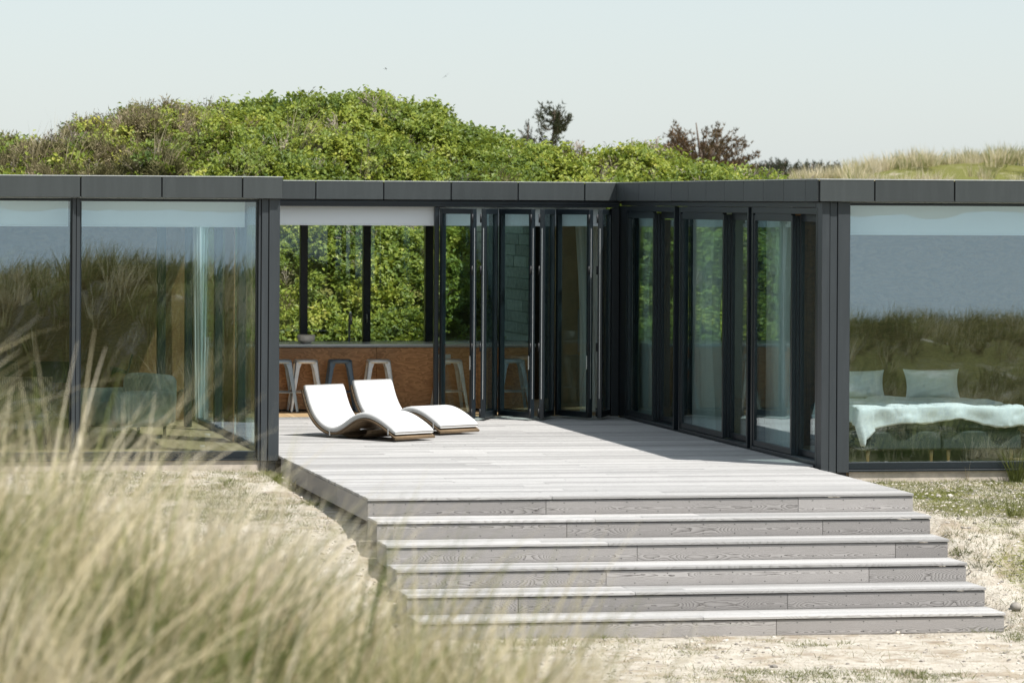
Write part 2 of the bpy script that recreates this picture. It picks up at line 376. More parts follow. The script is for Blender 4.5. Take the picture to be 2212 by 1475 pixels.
def ground_h(X, Y):
    X = np.asarray(X, float); Y = np.asarray(Y, float)
    # flat round the house, falling beside the steps
    zr = -.17 - .05 * sstep(-2.5, -6, Y) - .83 * sstep(-6.2, -9.5, Y)
    zl = -.17 - .15 * sstep(-.3, -5.5, Y) - .73 * sstep(-5.2, -9.6, Y)
    k = sstep(0.5, 5.0, X); z = zl * (1 - k) + zr * k
    # dune ridge before the house: one flank of it under the camera
    view = X - (-5.8 + .36 * (Y + 43.2)) - .25
    ridge = np.exp(-((Y + 33) / 7.2) ** 2) * sstep(0, 2.0, view) * (2.22 - .80 * sstep(6.5, 11, X)) * (1 + .16 * fbm(X * .35, Y * .35, 3, 5))
    behind = sstep(-34, -40, Y) * 2.1 * (1 - sstep(-2, 4, X) * .8)
    lx = X + .10 * (Y + 31)
    near = np.maximum(1.50 + .36 * (-5.05 - lx), 1.62 + .58 * (-5.05 - lx)); near = np.clip(near, -1.05, 2.0) + 1.05
    near = near * np.exp(-((Y + 31) / 5.2) ** 2) * sstep(-1.2, -3.6, lx)
    z = z + np.maximum(np.maximum(ridge, near), behind * sstep(-30, -37, Y))
    # lowering towards the sea, behind the camera
    z = z - 5.2 * sstep(-52, -190, Y)
    z = z + np.where((Y > 13) & (Y < 45), hill(X, Y), 0)
    # dunes far behind on the right
    far = np.exp(-((Y - 92) / 16) ** 2) * (3.75 + 2.2 * fbm(X * .11 + 3, Y * .03, 4, 11) + .5 * np.sin(X * .35)) * sstep(27.5, 33, X) + np.exp(-((Y - 150) / 30) ** 2) * 2.6
    z = z + np.where(Y > 40, far, 0)
    # small unevenness
    wild = np.maximum(sstep(-10, -16, Y), sstep(13, 16, Y))
    z = z + .05 * fbm(X * .9, Y * .9, 3, 3) * (.35 + wild) + .55 * wild * fbm(X * .30, Y * .30, 4, 9) * (Y < -10) * sstep(-12, -18, Y)
    under = (X > -.05) & (X < 5.5) & (Y > -9.12) & (Y < 7.4)
    z = np.where(under, np.minimum(z, np.where(Y < -6.3, -.175 * np.ceil((-6.296 - Y) / .571) - .30, -.30)), z)
    keep = (X > -16) & (X < 17) & (Y > -.05) & (Y < 13.3)
    return np.where(keep, np.minimum(z, -.16), z)
def axis(dense, lo, hi, grow=1.16):
    a, b, d = dense; xs = list(np.arange(a, b + 1e-6, d)); s = d
    while xs[-1] < hi: s *= grow; xs.append(xs[-1] + s)
    s = d; 
    while xs[0] > lo: s *= grow; xs.insert(0, xs[0] - s)
    return np.array(xs)
gx = axis((-12, 19, .2), -900, 900); gy = axis((-44, 30, .22), -320, 1200)
GX, GY = np.meshgrid(gx, gy); GZ = ground_h(GX, GY)
def sheet(name, X, Y, Z, mat, attr=None):
    ny, nx = X.shape; v = np.stack([X, Y, Z], -1).reshape(-1, 3)
    i = np.arange(ny * nx).reshape(ny, nx); f = np.stack([i[:-1, :-1], i[:-1, 1:], i[1:, 1:], i[1:, :-1]], -1).reshape(-1, 4)
    me = bpy.data.meshes.new(name); me.vertices.add(len(v)); me.vertices.foreach_set('co', v.ravel())
    me.loops.add(f.size); me.loops.foreach_set('vertex_index', f.ravel()); me.polygons.add(len(f))
    me.polygons.foreach_set('loop_start', np.arange(0, f.size, 4)); me.polygons.foreach_set('loop_total', np.full(len(f), 4))
    me.polygons.foreach_set('use_smooth', np.ones(len(f), bool)); me.update(calc_edges=True); me.validate()
    if attr is not None:
        a = me.attributes.new('cover', 'FLOAT', 'POINT'); a.data.foreach_set('value', attr.ravel().astype(np.float32))
    return link(name, me, mat)
cover = np.maximum.reduce([sstep(-13, -19, GY) * .62, sstep(13.2, 14.5, GY) * (.9 - .15 * sstep(40, 60, GY)), .46 * sstep(5.3, 6.3, GX) * sstep(-10.0, -8.5, GY), .30 * sstep(.5, -1, GX)])
ground = tag(sheet('ground', GX, GY, GZ, M['ground'], cover), 'pale sand with moss and litter rising into dunes', kind='structure')
sx_ = np.array([-2500., -800, 0, 800, 2500]); sy_ = np.array([-2900., -1500, -700, -133])
SX, SY = np.meshgrid(sx_, sy_)
sea = tag(sheet('sea', SX, SY, np.full_like(SX, -4.6), M['water']), 'grey blue sea beyond the dunes', kind='structure')

# ------------------------------------------------------------------ the house
ZF0, ZF1 = 2.856, 3.09            # fascia
YL, YR_, YB = 0.0, -2.588, 7.33    # fascia front of left wing, right wing, middle
XW = 5.508                         # fascia of the right wing's deck side
house = tag(empty('beach_house', (0, 0, 0)), 'low flat roofed glass beach house with anthracite metal fascia and folding doors', 'house')
H = house
roof = MB()
roof.box((-15, YL + .03, ZF0 + .02), (0.02, 13.2, ZF1 - .025)); roof.box((0.02, YB + .03, ZF0 + .02), (XW + .03, 13.2, ZF1 - .025)); roof.box((XW + .03, YR_ + .03, ZF0 + .02), (16.5, 13.2, ZF1 - .025))
roof.build('roof', M['black'], H)
ceil = MB(); ceil.box((-14.9, .35, ZF0 - .012), (-.05, 13.0, ZF0 + .017)); ceil.box((-.05, YB + .16, ZF0 - .012), (XW + .15, 13.0, ZF0 + .017)); ceil.box((XW + .15, YR_ + .35, ZF0 - .012), (16.3, 13.0, ZF0 + .017))
ceil.build('ceiling', M['ceiling'], H)
fl = MB(); fl.box((-14.9, .14, -.1), (-.12, 13.0, -.004)); fl.box((-.12, YB + .06, -.1), (XW + .1, 13.0, -.004)); fl.box((XW + .1, YR_ + .15, -.1), (16.3, 13.0, -.004))
fl.build('floor', M['floorwood'], H)
pl = MB(); pl.box((-14.9, .10, -.5), (-.16, .3, -.035)); pl.build('plinth', M['concrete'], H)
pl = MB(); pl.box((XW + .38, YR_ + .11, -.5), (16.3, YR_ + .31, -.035)); pl.build('plinth', M['concrete'], H)
pl = MB(); pl.box((-14.9, .3, -.5), (-.3, 13, -.12)); pl.box((-.3, 7.6, -.5), (5.9, 13, -.12)); pl.box((5.9, -2.2, -.5), (16.3, 13, -.12)); pl.build('foundation', M['concrete'], H)

def fascia_run(p0, p1, cuts, n):
    """metal cassettes between cut distances along p0->p1; n = outward normal"""
    p0 = Vector(p0); p1 = Vector(p1); d = (p1 - p0).normalized(); n = Vector(n); L = (p1 - p0).length
    cs = [0] + [c for c in cuts if 0 < c < L] + [L]
    for a, b in zip(cs[:-1], cs[1:]):
        a += .007; b -= .007; t = .018; w = b - a
        mb = MB(); mb.cbox((0, -t, 0), (w, 0, ZF1 - ZF0), .004)
        o = mb.build('fascia_panel', M['fascia'], H)
        q = p0 + d * a
        o.location = (q.x, q.y, ZF0 + random.uniform(-.0012, .0012))
        o.rotation_euler = (random.uniform(-.004, .004), 0, math.atan2(d.y, d.x) + random.uniform(-.0006, .0006))
    m = MB(); m.box((0, .004, .01), (L, .02, ZF1 - ZF0 - .01)); o = m.build('fascia_backing', M['black'], H, p0 + Vector((0, 0, ZF0)), (0, 0, math.atan2(d.y, d.x)))
    m = MB(); m.box((0, -.022, ZF1 - ZF0 + .002), (L, .08, ZF1 - ZF0 + .012)); m.build('fascia_cap', M['cap'], H, p0 + Vector((0, 0, ZF0)), (0, 0, math.atan2(d.y, d.x)))
W = .896
cl = [15.055 - .455 - W * i for i in range(17)][::-1]
fascia_run((-15, YL, 0), (.055, YL, 0), cl, (0, -1, 0))
e = MB(); e.box((.0, .03, ZF0), (.052, 7.31, ZF1)); e.build('fascia_end', M['fascia'], H)
cl = [XW - (.065 if 0 else .0) - .445 - W * i - .07 for i in range(7)][::-1]
fascia_run((.07, YB, 0), (XW, YB, 0), [c for c in cl if c > .05], (0, -1, 0))
# deck side of the right wing, from back to front so that its face looks to the deck
Lr = YB - YR_
cl = [Lr - .5 - W * i for i in range(12)][::-1]
fascia_run((XW, YB, 0), (XW, YR_, 0), cl, (-1, 0, 0))
fascia_run((XW, YR_, 0), (16.5, YR_, 0), [.615 + W * i for i in range(13)], (0, -1, 0))
for (a, b) in (((-15, 13.2), (16.5, 13.2)),):
    m = MB(); m.box((a[0], a[1], ZF0), (b[0], b[1] + .03, ZF1)); m.build('fascia_back', M['fascia'], H)

# --- corner pillars, clad in strips
def pillar(parts, name='corner_pillar'):
    p = empty(name, (0, 0, 0), 0, H)
    for (x0, y0, x1, y1) in parts:
        m = MB(); m.cbox((x0, y0, -.06), (x1, y1, ZF0 - .004), .004); m.build('cladding_strip', M['pillar'], p)
    return p
pillar([(-.205, .075, -.178, .22), (-.172, .06, -.095, .25), (-.090, .045, .03, .25)])
pillar([(XW + .048, YR_ + .05, XW + .135, YR_ + .30), (XW + .140, YR_ + .062, XW + .222, YR_ + .30), (XW + .227, YR_ + .05, XW + .362, YR_ + .30)])
m = MB(); m.box((-.175, .07, -.5), (.0, .24, -.065)); m.build('pillar_foot', M['black'], H)
m = MB(); m.box((XW + .06, YR_ + .07, -.5), (XW + .34, YR_ + .28, -.065)); m.build('pillar_foot', M['black'], H)

# --- picture windows
def picture_window(x0, x1, yf, z0=.0, z1=ZF0 - .01, mat='glass', label=None):
    w = MB(); d = .07
    w.cbox((x0, yf, z0 - .03), (x1, yf + .1, z0 + .045), .003); w.cbox((x0, yf + .001, z1 - .03), (x1, yf + .1, z1), .003)
    w.cbox((x0, yf + .002, z0 + .047), (x0 + .018, yf + .1, z1 - .032), .003); w.cbox((x1 - .018, yf + .002, z0 + .047), (x1, yf + .1, z1 - .032), .003)
    o = w.build('window_frame', M['frame'], H)
    g = MB(); g.box((x0 + .01, yf + .035, z0 + .03), (x1 - .01, yf + .047, z1 - .015)); g.build('pane', M[mat], o)
    s = MB(); s.cbox((x0, yf - .035, z0 - .055), (x1, yf + .02, z0 - .033), .003); s.build('sill', M['frame'], o)
    return o
xs_l = [-.215]; xm = atY(172, 600, .12)[0]; xm2 = atY(155, 600, .12)[0]
picture_window(xm, -.207, .11); 
post = MB(); post.cbox((xm2, .075, -.03), ((xm + xm2) / 2 - .003, .22, ZF0 - .006), .003); post.cbox(((xm + xm2) / 2 + .003, .085, -.03), (xm, .22, ZF0 - .006), .003); post.build('mullion', M['pillar'], H)
picture_window(xm2 - 1.78, xm2, .11)
post = MB(); post.cbox((xm2 - 1.87, .075, -.03), (xm2 - 1.782, .22, ZF0 - .006), .003); post.build('mullion', M['pillar'], H)
picture_window(xm2 - 5.2, xm2 - 1.872, .11); picture_window(xm2 - 10.5, xm2 - 5.21, .11)
xr0 = XW + .364
picture_window(xr0, xr0 + 3.0, YR_ + .11); picture_window(xr0 + 3.02, 16.2, YR_ + .11)

# --- roller blinds
def blind(x0, x1, y, z0, z1=ZF0 - .02, name='roller_blind'):
    m = MB(); m.box((x0, y, z0 + .018), (x1, y + .004, z1)); o = m.build(name, M['blind'], H)
    b = MB(); b.cbox((x0, y - .006, z0), (x1, y + .012, z0 + .017), .003); b.build('bottom_bar', M['blind'], o); return o
zb = atY(300, 490, .38)[2]
blind(xm + .02, atY(529, 450, .38)[0], .38, zb); blind(xm2 - 1.76, xm2 - .02, .38, zb); blind(xm2 - 5.1, xm2 - 1.9, .38, zb)
zb = atY(2000, 508, YR_ + .36)[2]
blind(xr0 + .015, xr0 + 2.9, YR_ + .36, zb); blind(xr0 + 3.1, 15.5, YR_ + .36, zb)
# kitchen blind, at the rear windows
YD0 = 7.535; zb = atY(760, 487, YD0)[2]
blind(.02, 5.40, YD0, zb)

# --- rear window wall of the kitchen
YW = 12.2
wz0 = atY(700, 737, YW)[2]
rw = MB(); rw.cbox((-1.6, YW - .05, wz0 - .07), (5.45, YW + .09, wz0), .004); rw.cbox((-1.6, YW - .05, 2.72), (5.45, YW + .09, ZF0 - .015), .004)
rear = rw.build('rear_window_frame', M['frame'], H)
mull = [(atY(a, 600, YW)[0], atY(b, 600, YW)[0]) for a, b in ((648, 664), (784, 800), (918, 935))] + [(-.35, -.25), (-1.6, -1.5), (5.36, 5.45)]
mull.sort()
for a, b in mull:
    m = MB(); m.cbox((a, YW - .045, wz0 + .002), (b, YW + .085, 2.718), .004); m.build('rear_mullion', M['frame'], rear)
for (a, b), (c, d) in zip(mull[:-1], mull[1:]):
    m = MB(); m.box((b, YW + .01, wz0), (c, YW + .018, 2.72)); m.build('pane', M['glass_clear'], rear)
m = MB(); hx = atY(792, 690, YW - .06)
m.tube([(hx[0], YW - .047, hx[2] - .05), (hx[0], YW - .1, hx[2] - .05), (hx[0], YW - .1, hx[2] + .07), (hx[0], YW - .047, hx[2] + .07)], .008, 6); m.build('window_handle', M['steel'], rear)
m = MB(); m.box((-1.6, YW, -.1), (5.45, YW + .12, wz0 - .072)); m.build('rear_low_wall', M['wall_dark'], H)

# --- walls inside and out
def wall(a, b, mat, name='wall'):
    m = MB(); m.box(a, b); return m.build(name, M[mat], H)
wall((-14.9, 7.2, 0), (-.05, 7.32, ZF0 - .014), 'wallwood')                 # back of the living room
ys_ = [.28, 2.55, 4.85, 7.18]                                               # deck side of the left wing: glass
for a, b in zip(ys_[:-1], ys_[1:]):
    w = MB(); w.cbox((-.13, a, -.02), (-.03, a + .07, ZF0 - .014), .003); w.cbox((-.13, b - .0695, -.02), (-.03, b - .0005, ZF0 - .014), .003); w.cbox((-.128, a + .07, -.02), (-.032, b - .07, .05), .003); w.cbox((-.128, a + .07, ZF0 - .08), (-.032, b - .07, ZF0 - .014), .003)
    o = w.build('window_frame', M['frame'], H); g = MB(); g.box((-.085, a + .06, .04), (-.073, b - .06, ZF0 - .07)); g.build('pane', M['glass_door'], o)
wall((-14.9, 13.0, -.1), (-1.6, 13.1, ZF0 - .014), 'wall_dark'); wall((-1.72, 7.33, 0), (-1.62, 13, ZF0 - .014), 'wall_dark')
wall((-15.0, .1, -.1), (-14.9, 13.1, ZF0 - .014), 'wall_dark'); wall((16.3, YR_ + .1, -.1), (16.4, 13.1, ZF0 - .014), 'wall_dark')
wall((9.2, 13.0, -.1), (16.3, 13.1, ZF0 - .014), 'wall_dark')
picture_window(5.64, 9.18, 12.98, mat='glass_clear')  # unseen window, added to let daylight into the hall behind the sliding doors
wall((8.4, 1.26, 0), (8.5, 12.9, ZF0 - .014), 'wall_light'); wall((9.4, 1.15, 0), (16.3, 1.25, ZF0 - .014), 'wallwood')
wall((6.2, 1.15, 0), (9.38, 1.25, ZF0 - .014), 'wallwood')                   # wall behind the bed head
# living room: posts, and a brown strip standing in for a reflection
for xa, xb, yy in ((340, 358, 6.6), (400, 416, 5.6)):
    a = atY(xa, 700, yy)[0]; b = atY(xb, 700, yy)[0]
    m = MB(); m.cbox((a, yy, 0), (b, yy + .1, ZF0 - .014), .004); m.build('steel_post', M['frame'], H)
a = atX(486, 700, -.19); b = atX(506, 700, -.19)
m = MB(); m.cbox((-.20, b[1], .012), (-.182, a[1], ZF0 - .02), .003); m.build('reflection_strip', M['wallwood'], H)

# --- wall clad in boards behind the kitchen
cw = MB(); cw.box((5.47, 12.35, -.2), (5.62, 12.98, ZF0)); cw.box((5.47, 13.25, -.2), (5.62, 19, ZF0)); cladw = cw.build('clad_wall', M['slate'], H)
rows = 18; hgt = (ZF0 + .1) / rows
for r_ in range(rows):
    y = 12.36 - random.uniform(0, .4)
    while y < 19:
        L = random.uniform(.7, 1.5); y0 = max(y, 12.36); y1 = min(y + L, 19)
        if y1 - y0 > .1:
            m = MB(); x = 5.455 + random.uniform(-.008, .006); m.cbox((x, y0 + .004, -.1 + r_ * hgt + .004), (5.475, y1 - .004, -.1 + (r_ + 1) * hgt - .005), .004)
            m.build('cladding_board', M['slate'], cladw)
        y += L

# --- folding doors of the middle front (three folded pairs)
YD = 7.41
hd = MB(); hd.cbox((.0, YD - .04, 2.765), (XW + .04, YD + .10, ZF0 - .004), .004); hd.cbox((.0, YD - .055, 2.80), (XW + .04, YD - .042, ZF0 - .02), .003); hd.build('door_header', M['frame'], H)
th = MB(); th.cbox((-.05, YD - .04, -.05), (XW + .04, YD + .10, .012), .003); th.build('threshold', M['steel'], H)
pa, pb = atY(938, 600, YD)[0], atY(948, 600, YD)[0]
m = MB(); m.cbox((pa, YD - .02, .013), (pb, YD + .06, 2.763), .004); m.build('door_post', M['frame'], H)
def leaf(p, q, handle_side=1, name='folding_door'):
    p = Vector((*p, 0)); q = Vector((*q, 0)); L = (q - p).length; a = math.atan2(q.y - p.y, q.x - p.x); Z0, Z1 = .03, 2.745
    f = MB(); s = .062; t = .032
    f.cbox((0, -t, Z0), (s, t, Z1), .004); f.cbox((L - s, -t, Z0), (L, t, Z1), .004)
    f.cbox((s, -t + .002, Z0), (L - s, t - .002, Z0 + .075), .004); f.cbox((s, -t + .002, Z1 - .07), (L - s, t - .002, Z1), .004)
    o = f.build(name, M['frame'], H, p, (0, 0, a))
    g = MB(); g.box((s - .008, -.012, Z0 + .06), (L - s + .008, .012, Z1 - .055)); g.build('pane', M['glass_door'], o)
    g = MB(); g.box((L - .004, -.006, Z0 + .25), (L + .0025, .002, Z1 - .25)); g.build('gasket', M['cap'], o)
    for z in (.1, .95, 1.95, 2.62):
        h = MB(); h.tube([(L + .006, -t - .006, z - .055), (L + .006, -t - .006, z + .055)], .012, 8); h.cbox((L - .03, -t - .006, z - .045), (L, -t - .001, z + .045), .001); h.build('hinge', M['black'], o)
    if handle_side:
        h = MB(); h.cbox((L - .036, -t - .02, .66), (L - .02, -t - .006, .84), .003); h.cbox((L - .034, -t - .008, .70), (L - .022, -t, .72), .001); h.build('handle', M['steel'], o)
    return o
prs = [((3.155, YD - .06), (3.455, 6.60), (3.575, 6.60), (3.88, YD - .06)), ((3.945, YD - .06), (4.225, 6.58), (4.345, 6.58), (4.645, YD - .06)), ((4.71, YD - .06), (5.0, 6.60), (5.12, 6.60), (5.41, YD - .06))]
for a, b, c, d in prs:
    leaf(a, b, 1); leaf(d, c, 0)
m = MB(); m.cbox((5.44, YD - .05, .013), (XW + .04, YD + .06, 2.763), .004); m.build('door_post', M['frame'], H)

# --- sliding doors on the deck side of the right wing (outer leaf far, inner leaf near)
XO = 5.553
def bay(ya, yb, ym):
    """frame from ya (far) to yb (near); leaf change at ym"""
    f = MB(); w = .06
    f.cbox((XO, yb, .012), (XO + .165, yb + w, 2.79), .004); f.cbox((XO, ya - w, .012), (XO + .165, ya, 2.79), .004)
    f.cbox((XO + .002, yb + w, 2.72), (XO + .165, ya - w, 2.79), .004); f.cbox((XO + .002, yb + w, .012), (XO + .165, ya - w, .05), .004)
    o = f.build('sliding_door', M['frame'], H)
    def lf(y0, y1, x):
        g = MB(); s = .055
        g.cbox((x, y0, .055), (x + .05, y0 + s, 2.70), .003); g.cbox((x, y1 - s, .055), (x + .05, y1, 2.70), .003)
        g.cbox((x + .002, y0 + s, 2.635), (x + .05, y1 - s, 2.7235), .003); g.cbox((x + .002, y0 + s, .055), (x + .05, y1 - s, .12), .003)
        k = g.build('door_leaf', M['frame'], o)
        p = MB(); p.box((x + .018, y0 + s - .006, .11), (x + .030, y1 - s + .006, 2.645)); p.build('pane', M['glass_door'], o)
        return k
    lf(ym, ya - w, XO + .012); lf(yb + w, ym + .05, XO + .105)
    h = MB(); h.cbox((XO + .085, yb + w + .02, .95), (XO + .104, yb + w + .04, 1.12), .003); h.build('handle', M['steel'], o)
    m = MB(); m.cbox((XO + .065, ym, .055), (XO + .102, ym + .05, 2.70), .003); m.build('interlock', M['frame'], o)
m = MB(); m.cbox((XO + .001, atX(1350, 700, XO)[1] + .002, .012), (XO + .18, YB + .1, 2.79), .004); m.build('door_jamb', M['frame'], H)
def yat(x): return atX(x, 700, XO)[1]
bay(yat(1350), yat(1456), yat(1409)); bay(yat(1466), yat(1615), yat(1560)); bay(yat(1622), yat(1765), yat(1708))
m = MB(); m.cbox((XO - .001, YR_ + .3, 2.793), (XO + .2, YB - .05, ZF0 - .003), .003); m.build('door_header', M['frame'], H)
m = MB(); m.cbox((XO - .01, YR_ + .3, -.05), (XO + .2, YB - .05, .010), .003); m.build('threshold', M['frame'], H)

# ------------------------------------------------------------------ deck and steps
X0D, X1D, YN, TR, RI = .03, 5.455, -6.296, .571, .1747
deck = tag(empty('deck', (0, 0, 0)), 'weathered grey timber deck with six wide steps down to the sand', 'deck')
def board(name, x0, x1, y0, y1, z0, z1, mat, parent, ch=.004):
    cx, cy_, cz = (x0 + x1) / 2, (y0 + y1) / 2, (z0 + z1) / 2
    m = MB(); m.cbox((x0 - cx, y0 - cy_, z0 - cz), (x1 - cx, y1 - cy_, z1 - cz), ch)
    return m.build(name, M[mat], parent, (cx, cy_, cz + random.uniform(-.0012, .0012)), (random.uniform(-.002, .002), 0, 0))
bw = .1385; y = YN; row = 0
while y < YB - .02:
    y1 = min(y + bw - .005, YB - .006)
    if y < YR_ + .3: xe = X1D
    else: xe = XO - .004
    xs0 = X0D + random.uniform(-.004, .004)
    if y > .03: xs0 = max(xs0, .035)
    cuts = [xs0]
    c = xs0 + random.choice([1.2, 1.8, 2.4, 3.0, 3.6, 2.1])
    while c < xe - .7:
        cuts.append(c); c += random.choice([2.4, 3.0, 3.6])
    cuts.append(xe + random.uniform(-.003, .003))
    for a, b in zip(cuts[:-1], cuts[1:]): board('deck_board', a + .0012, b - .0012, y, y1, -.028, 0, 'deck', deck)
    y += bw; row += 1
riser_px = [(1180, 1725), (1225, 1778), (1377, 1935), (1310, 1878), (1120, 1702), (1000, 1678)]
for i in range(6):
    st = empty('step', (0, YN - TR * i, -RI * i), 0, deck)
    z = -RI * i; yn = YN - TR * i
    st.location = (0, 0, 0)
    jx = [atY(px, 1090 + 48 * i, yn)[0] for px in riser_px[i]]
    cs = [X0D] + jx + [X1D - .004]
    for a, b in zip(cs[:-1], cs[1:]): board('riser_board', a + .0015, b - .0015, yn + .014, yn + .038, z - RI - .002, z - .036, 'riser', st, .003)
    sc_ = MB()
    for xx in np.arange(X0D + .06, X1D, .31):
        for zz_ in (z - .062, z - RI + .026): sc_.add([(xx + .0055 * math.cos(q), yn + .0128, zz_ + .0055 * math.sin(q)) for q in np.linspace(0, 2 * math.pi, 7)[:-1]], [(0, 1, 2, 3, 4, 5)])
    tag(sc_.build('screws', M['black'], st), kind='stuff')
    if i:
        for k in range(4):
            y0 = yn + k * .1445; cs = [X0D - .003, X0D + random.choice([1.5, 2.1, 2.6, 3.2]), X1D + .003]
            for a, b in zip(cs[:-1], cs[1:]): board('tread_board', a + .001, b - .001, y0, y0 + .139, z - .028, z, 'deck', st)
    # stringer closing both ends
    if i:
        for xx in (X0D + .004, X1D - .03):
            m = MB(); m.box((xx, yn + .045, z - RI - .03), (xx + .022, YN - TR * (i - 1) + .01, z - .032)); m.build('end_board', M['riser'], st)
for xx in (X0D + .006, X1D - .03):
    ys = [YN + .045, -4.3, -2.2, -.1] if xx < 1 else [YN + .045, -4.4, YR_ - .02]
    for a, b in zip(ys[:-1], ys[1:]): m = MB(); m.cbox((-.012, a + .002, -.225), (.012, b - .002, -.032), .003); o = m.build('skirt_board', M['riser'], deck, (xx + .012, 0, 0))
for yy in (-5.9, -3.9, -1.9):
    for xx in (.25, 2.7, 5.1):
        m = MB(); m.cbox((xx - .05, yy - .05, -1.3), (xx + .05, yy + .05, -.16), .004); m.build('post', M['riser'], deck)
m = MB()
for xx in np.linspace(.2, 5.2, 9): m.box((xx - .024, YN + .06, -.16), (xx + .024, YB - .1, -.030))
m.build('joist', M['black'], deck)

# ------------------------------------------------------------------ kitchen
YK = 9.22                         # bar front
isl = tag(empty('kitchen_bar', (2.0, YK, 0)), 'long kitchen bar with smoked oak front and dark stone worktop', 'kitchen bar')
def part(name, mat, parent, a, b, ch=.003):
    """chamfered box given in world coordinates, parented to a thing at parent's location"""
    L = parent.location if parent.type == 'EMPTY' else Vector((0, 0, 0))
    m = MB(); c = [(a[i] + b[i]) / 2 for i in range(3)]
    m.cbox([a[i] - c[i] for i in range(3)], [b[i] - c[i] for i in range(3)], ch)
    return m.build(name, M[mat], parent, Vector(c) - L)
bx0, bx1 = -1.2, 4.78
zt = atY(750, 743, YK)[2]
xsb = [bx0, .9, 2.6, 4.0, bx1]
for a, b in zip(xsb[:-1], xsb[1:]): part('front_panel', 'oak', isl, (a + .0015, YK, .02), (b - .0015, YK + .025, zt - .05))
part('carcass', 'black', isl, (bx0 + .02, YK + .027, .0), (bx1 - .02, YK + .80, zt - .052))
part('worktop', 'counter_top', isl, (bx0 - .01, YK - .03, zt - .045), (bx1 + .02, YK + .84, zt))
part('worktop_glint', 'cap', isl, (bx0 - .01, YK - .034, zt - .022), (bx1 + .02, YK - .031, zt - .002), .001)  # pale strip imitating the reflection of sky and hedge on the glossy worktop
part('socket', 'steel', isl, (3.42, YK - .008, .62), (3.62, YK - .001, .76), .002)
# run of units under the rear window, with the tap
bk = tag(empty('window_counter', (2.0, 11.6, 0)), 'dark counter run under the kitchen rear window with tall tap', 'counter')
part('cabinet', 'black', bk, (-1.4, 11.5, 0), (4.9, 12.12, wz0 - .13)); part('worktop', 'counter_top', bk, (-1.4, 11.46, wz0 - .128), (4.9, 12.12, wz0 - .09))
tp = atY(755, 735, 11.9)
t_ = MB(); zz = wz0 - .09
pts = [(0, 0, 0), (0, 0, .42)] + [(.0 + .0, -.09 + .09 * math.cos(a), .42 + .09 * math.sin(a)) for a in np.linspace(.3, math.pi, 7)] + [(0, -.18, .34)]
t_.tube(pts, [.018] + [.015] * (len(pts) - 1), 8); t_.tube([(0, 0, .12), (.07, 0, .14)], .008, 6)
tapo = t_.build('tap', M['steel'], bk, Vector((tp[0], 11.92, zz)) - bk.location)
# bowl on the bar
bp = atY(661, 742, YK + .18)
bw_ = MB(); bw_.lathe([(.0, .004), (.045, .004), (.05, 0), (.058, .0), (.05, .014), (.085, .022), (.098, .04), (.1, .095), (.094, .098), (.09, .05), (.06, .034), (0, .03)], 28)
for i_, v_ in enumerate(bw_.v): bw_.v[i_] = tuple(c * 1.22 for c in v_)
bowl = tag(bw_.build('bowl', M['ceramic'], None, (bp[0], YK + .16, zt + .001)), 'small ivory bowl standing on the kitchen bar', 'bowl')
# tall oak cabinet with oven
cab = tag(empty('tall_cabinet', (5.9, 10.3, 0)), 'tall oak kitchen cabinet with built in oven behind folding doors', 'cabinet')
cx0 = atY(1205, 700, 9.95)[0]
part('carcass', 'beige', cab, (cx0, 9.97, 0), (7.4, 10.6, 2.6))
xs = [cx0, cx0 + .28, cx0 + .62, cx0 + 1.22, cx0 + 1.8]
for i, (a, b) in enumerate(zip(xs[:-1], xs[1:])):
    zs = [.08, 2.1, 2.6] if i != 1 else [.08, .75, 1.35, 2.1, 2.6]
    for c, d in zip(zs[:-1], zs[1:]):
        if i == 1 and c == .75:
            ov = part('oven', 'counter_top', cab, (a + .004, 9.945, c + .004), (b - .004, 9.968, d - .004)); hh = MB(); hh.tube([(-.12, -.03, .2), (.12, -.03, .2)], .008, 6); hh.build('handle', M['steel'], ov)
        else: part('door', 'beige', cab, (a + .002, 9.948, c + .002), (b - .002, 9.969, d - .002))

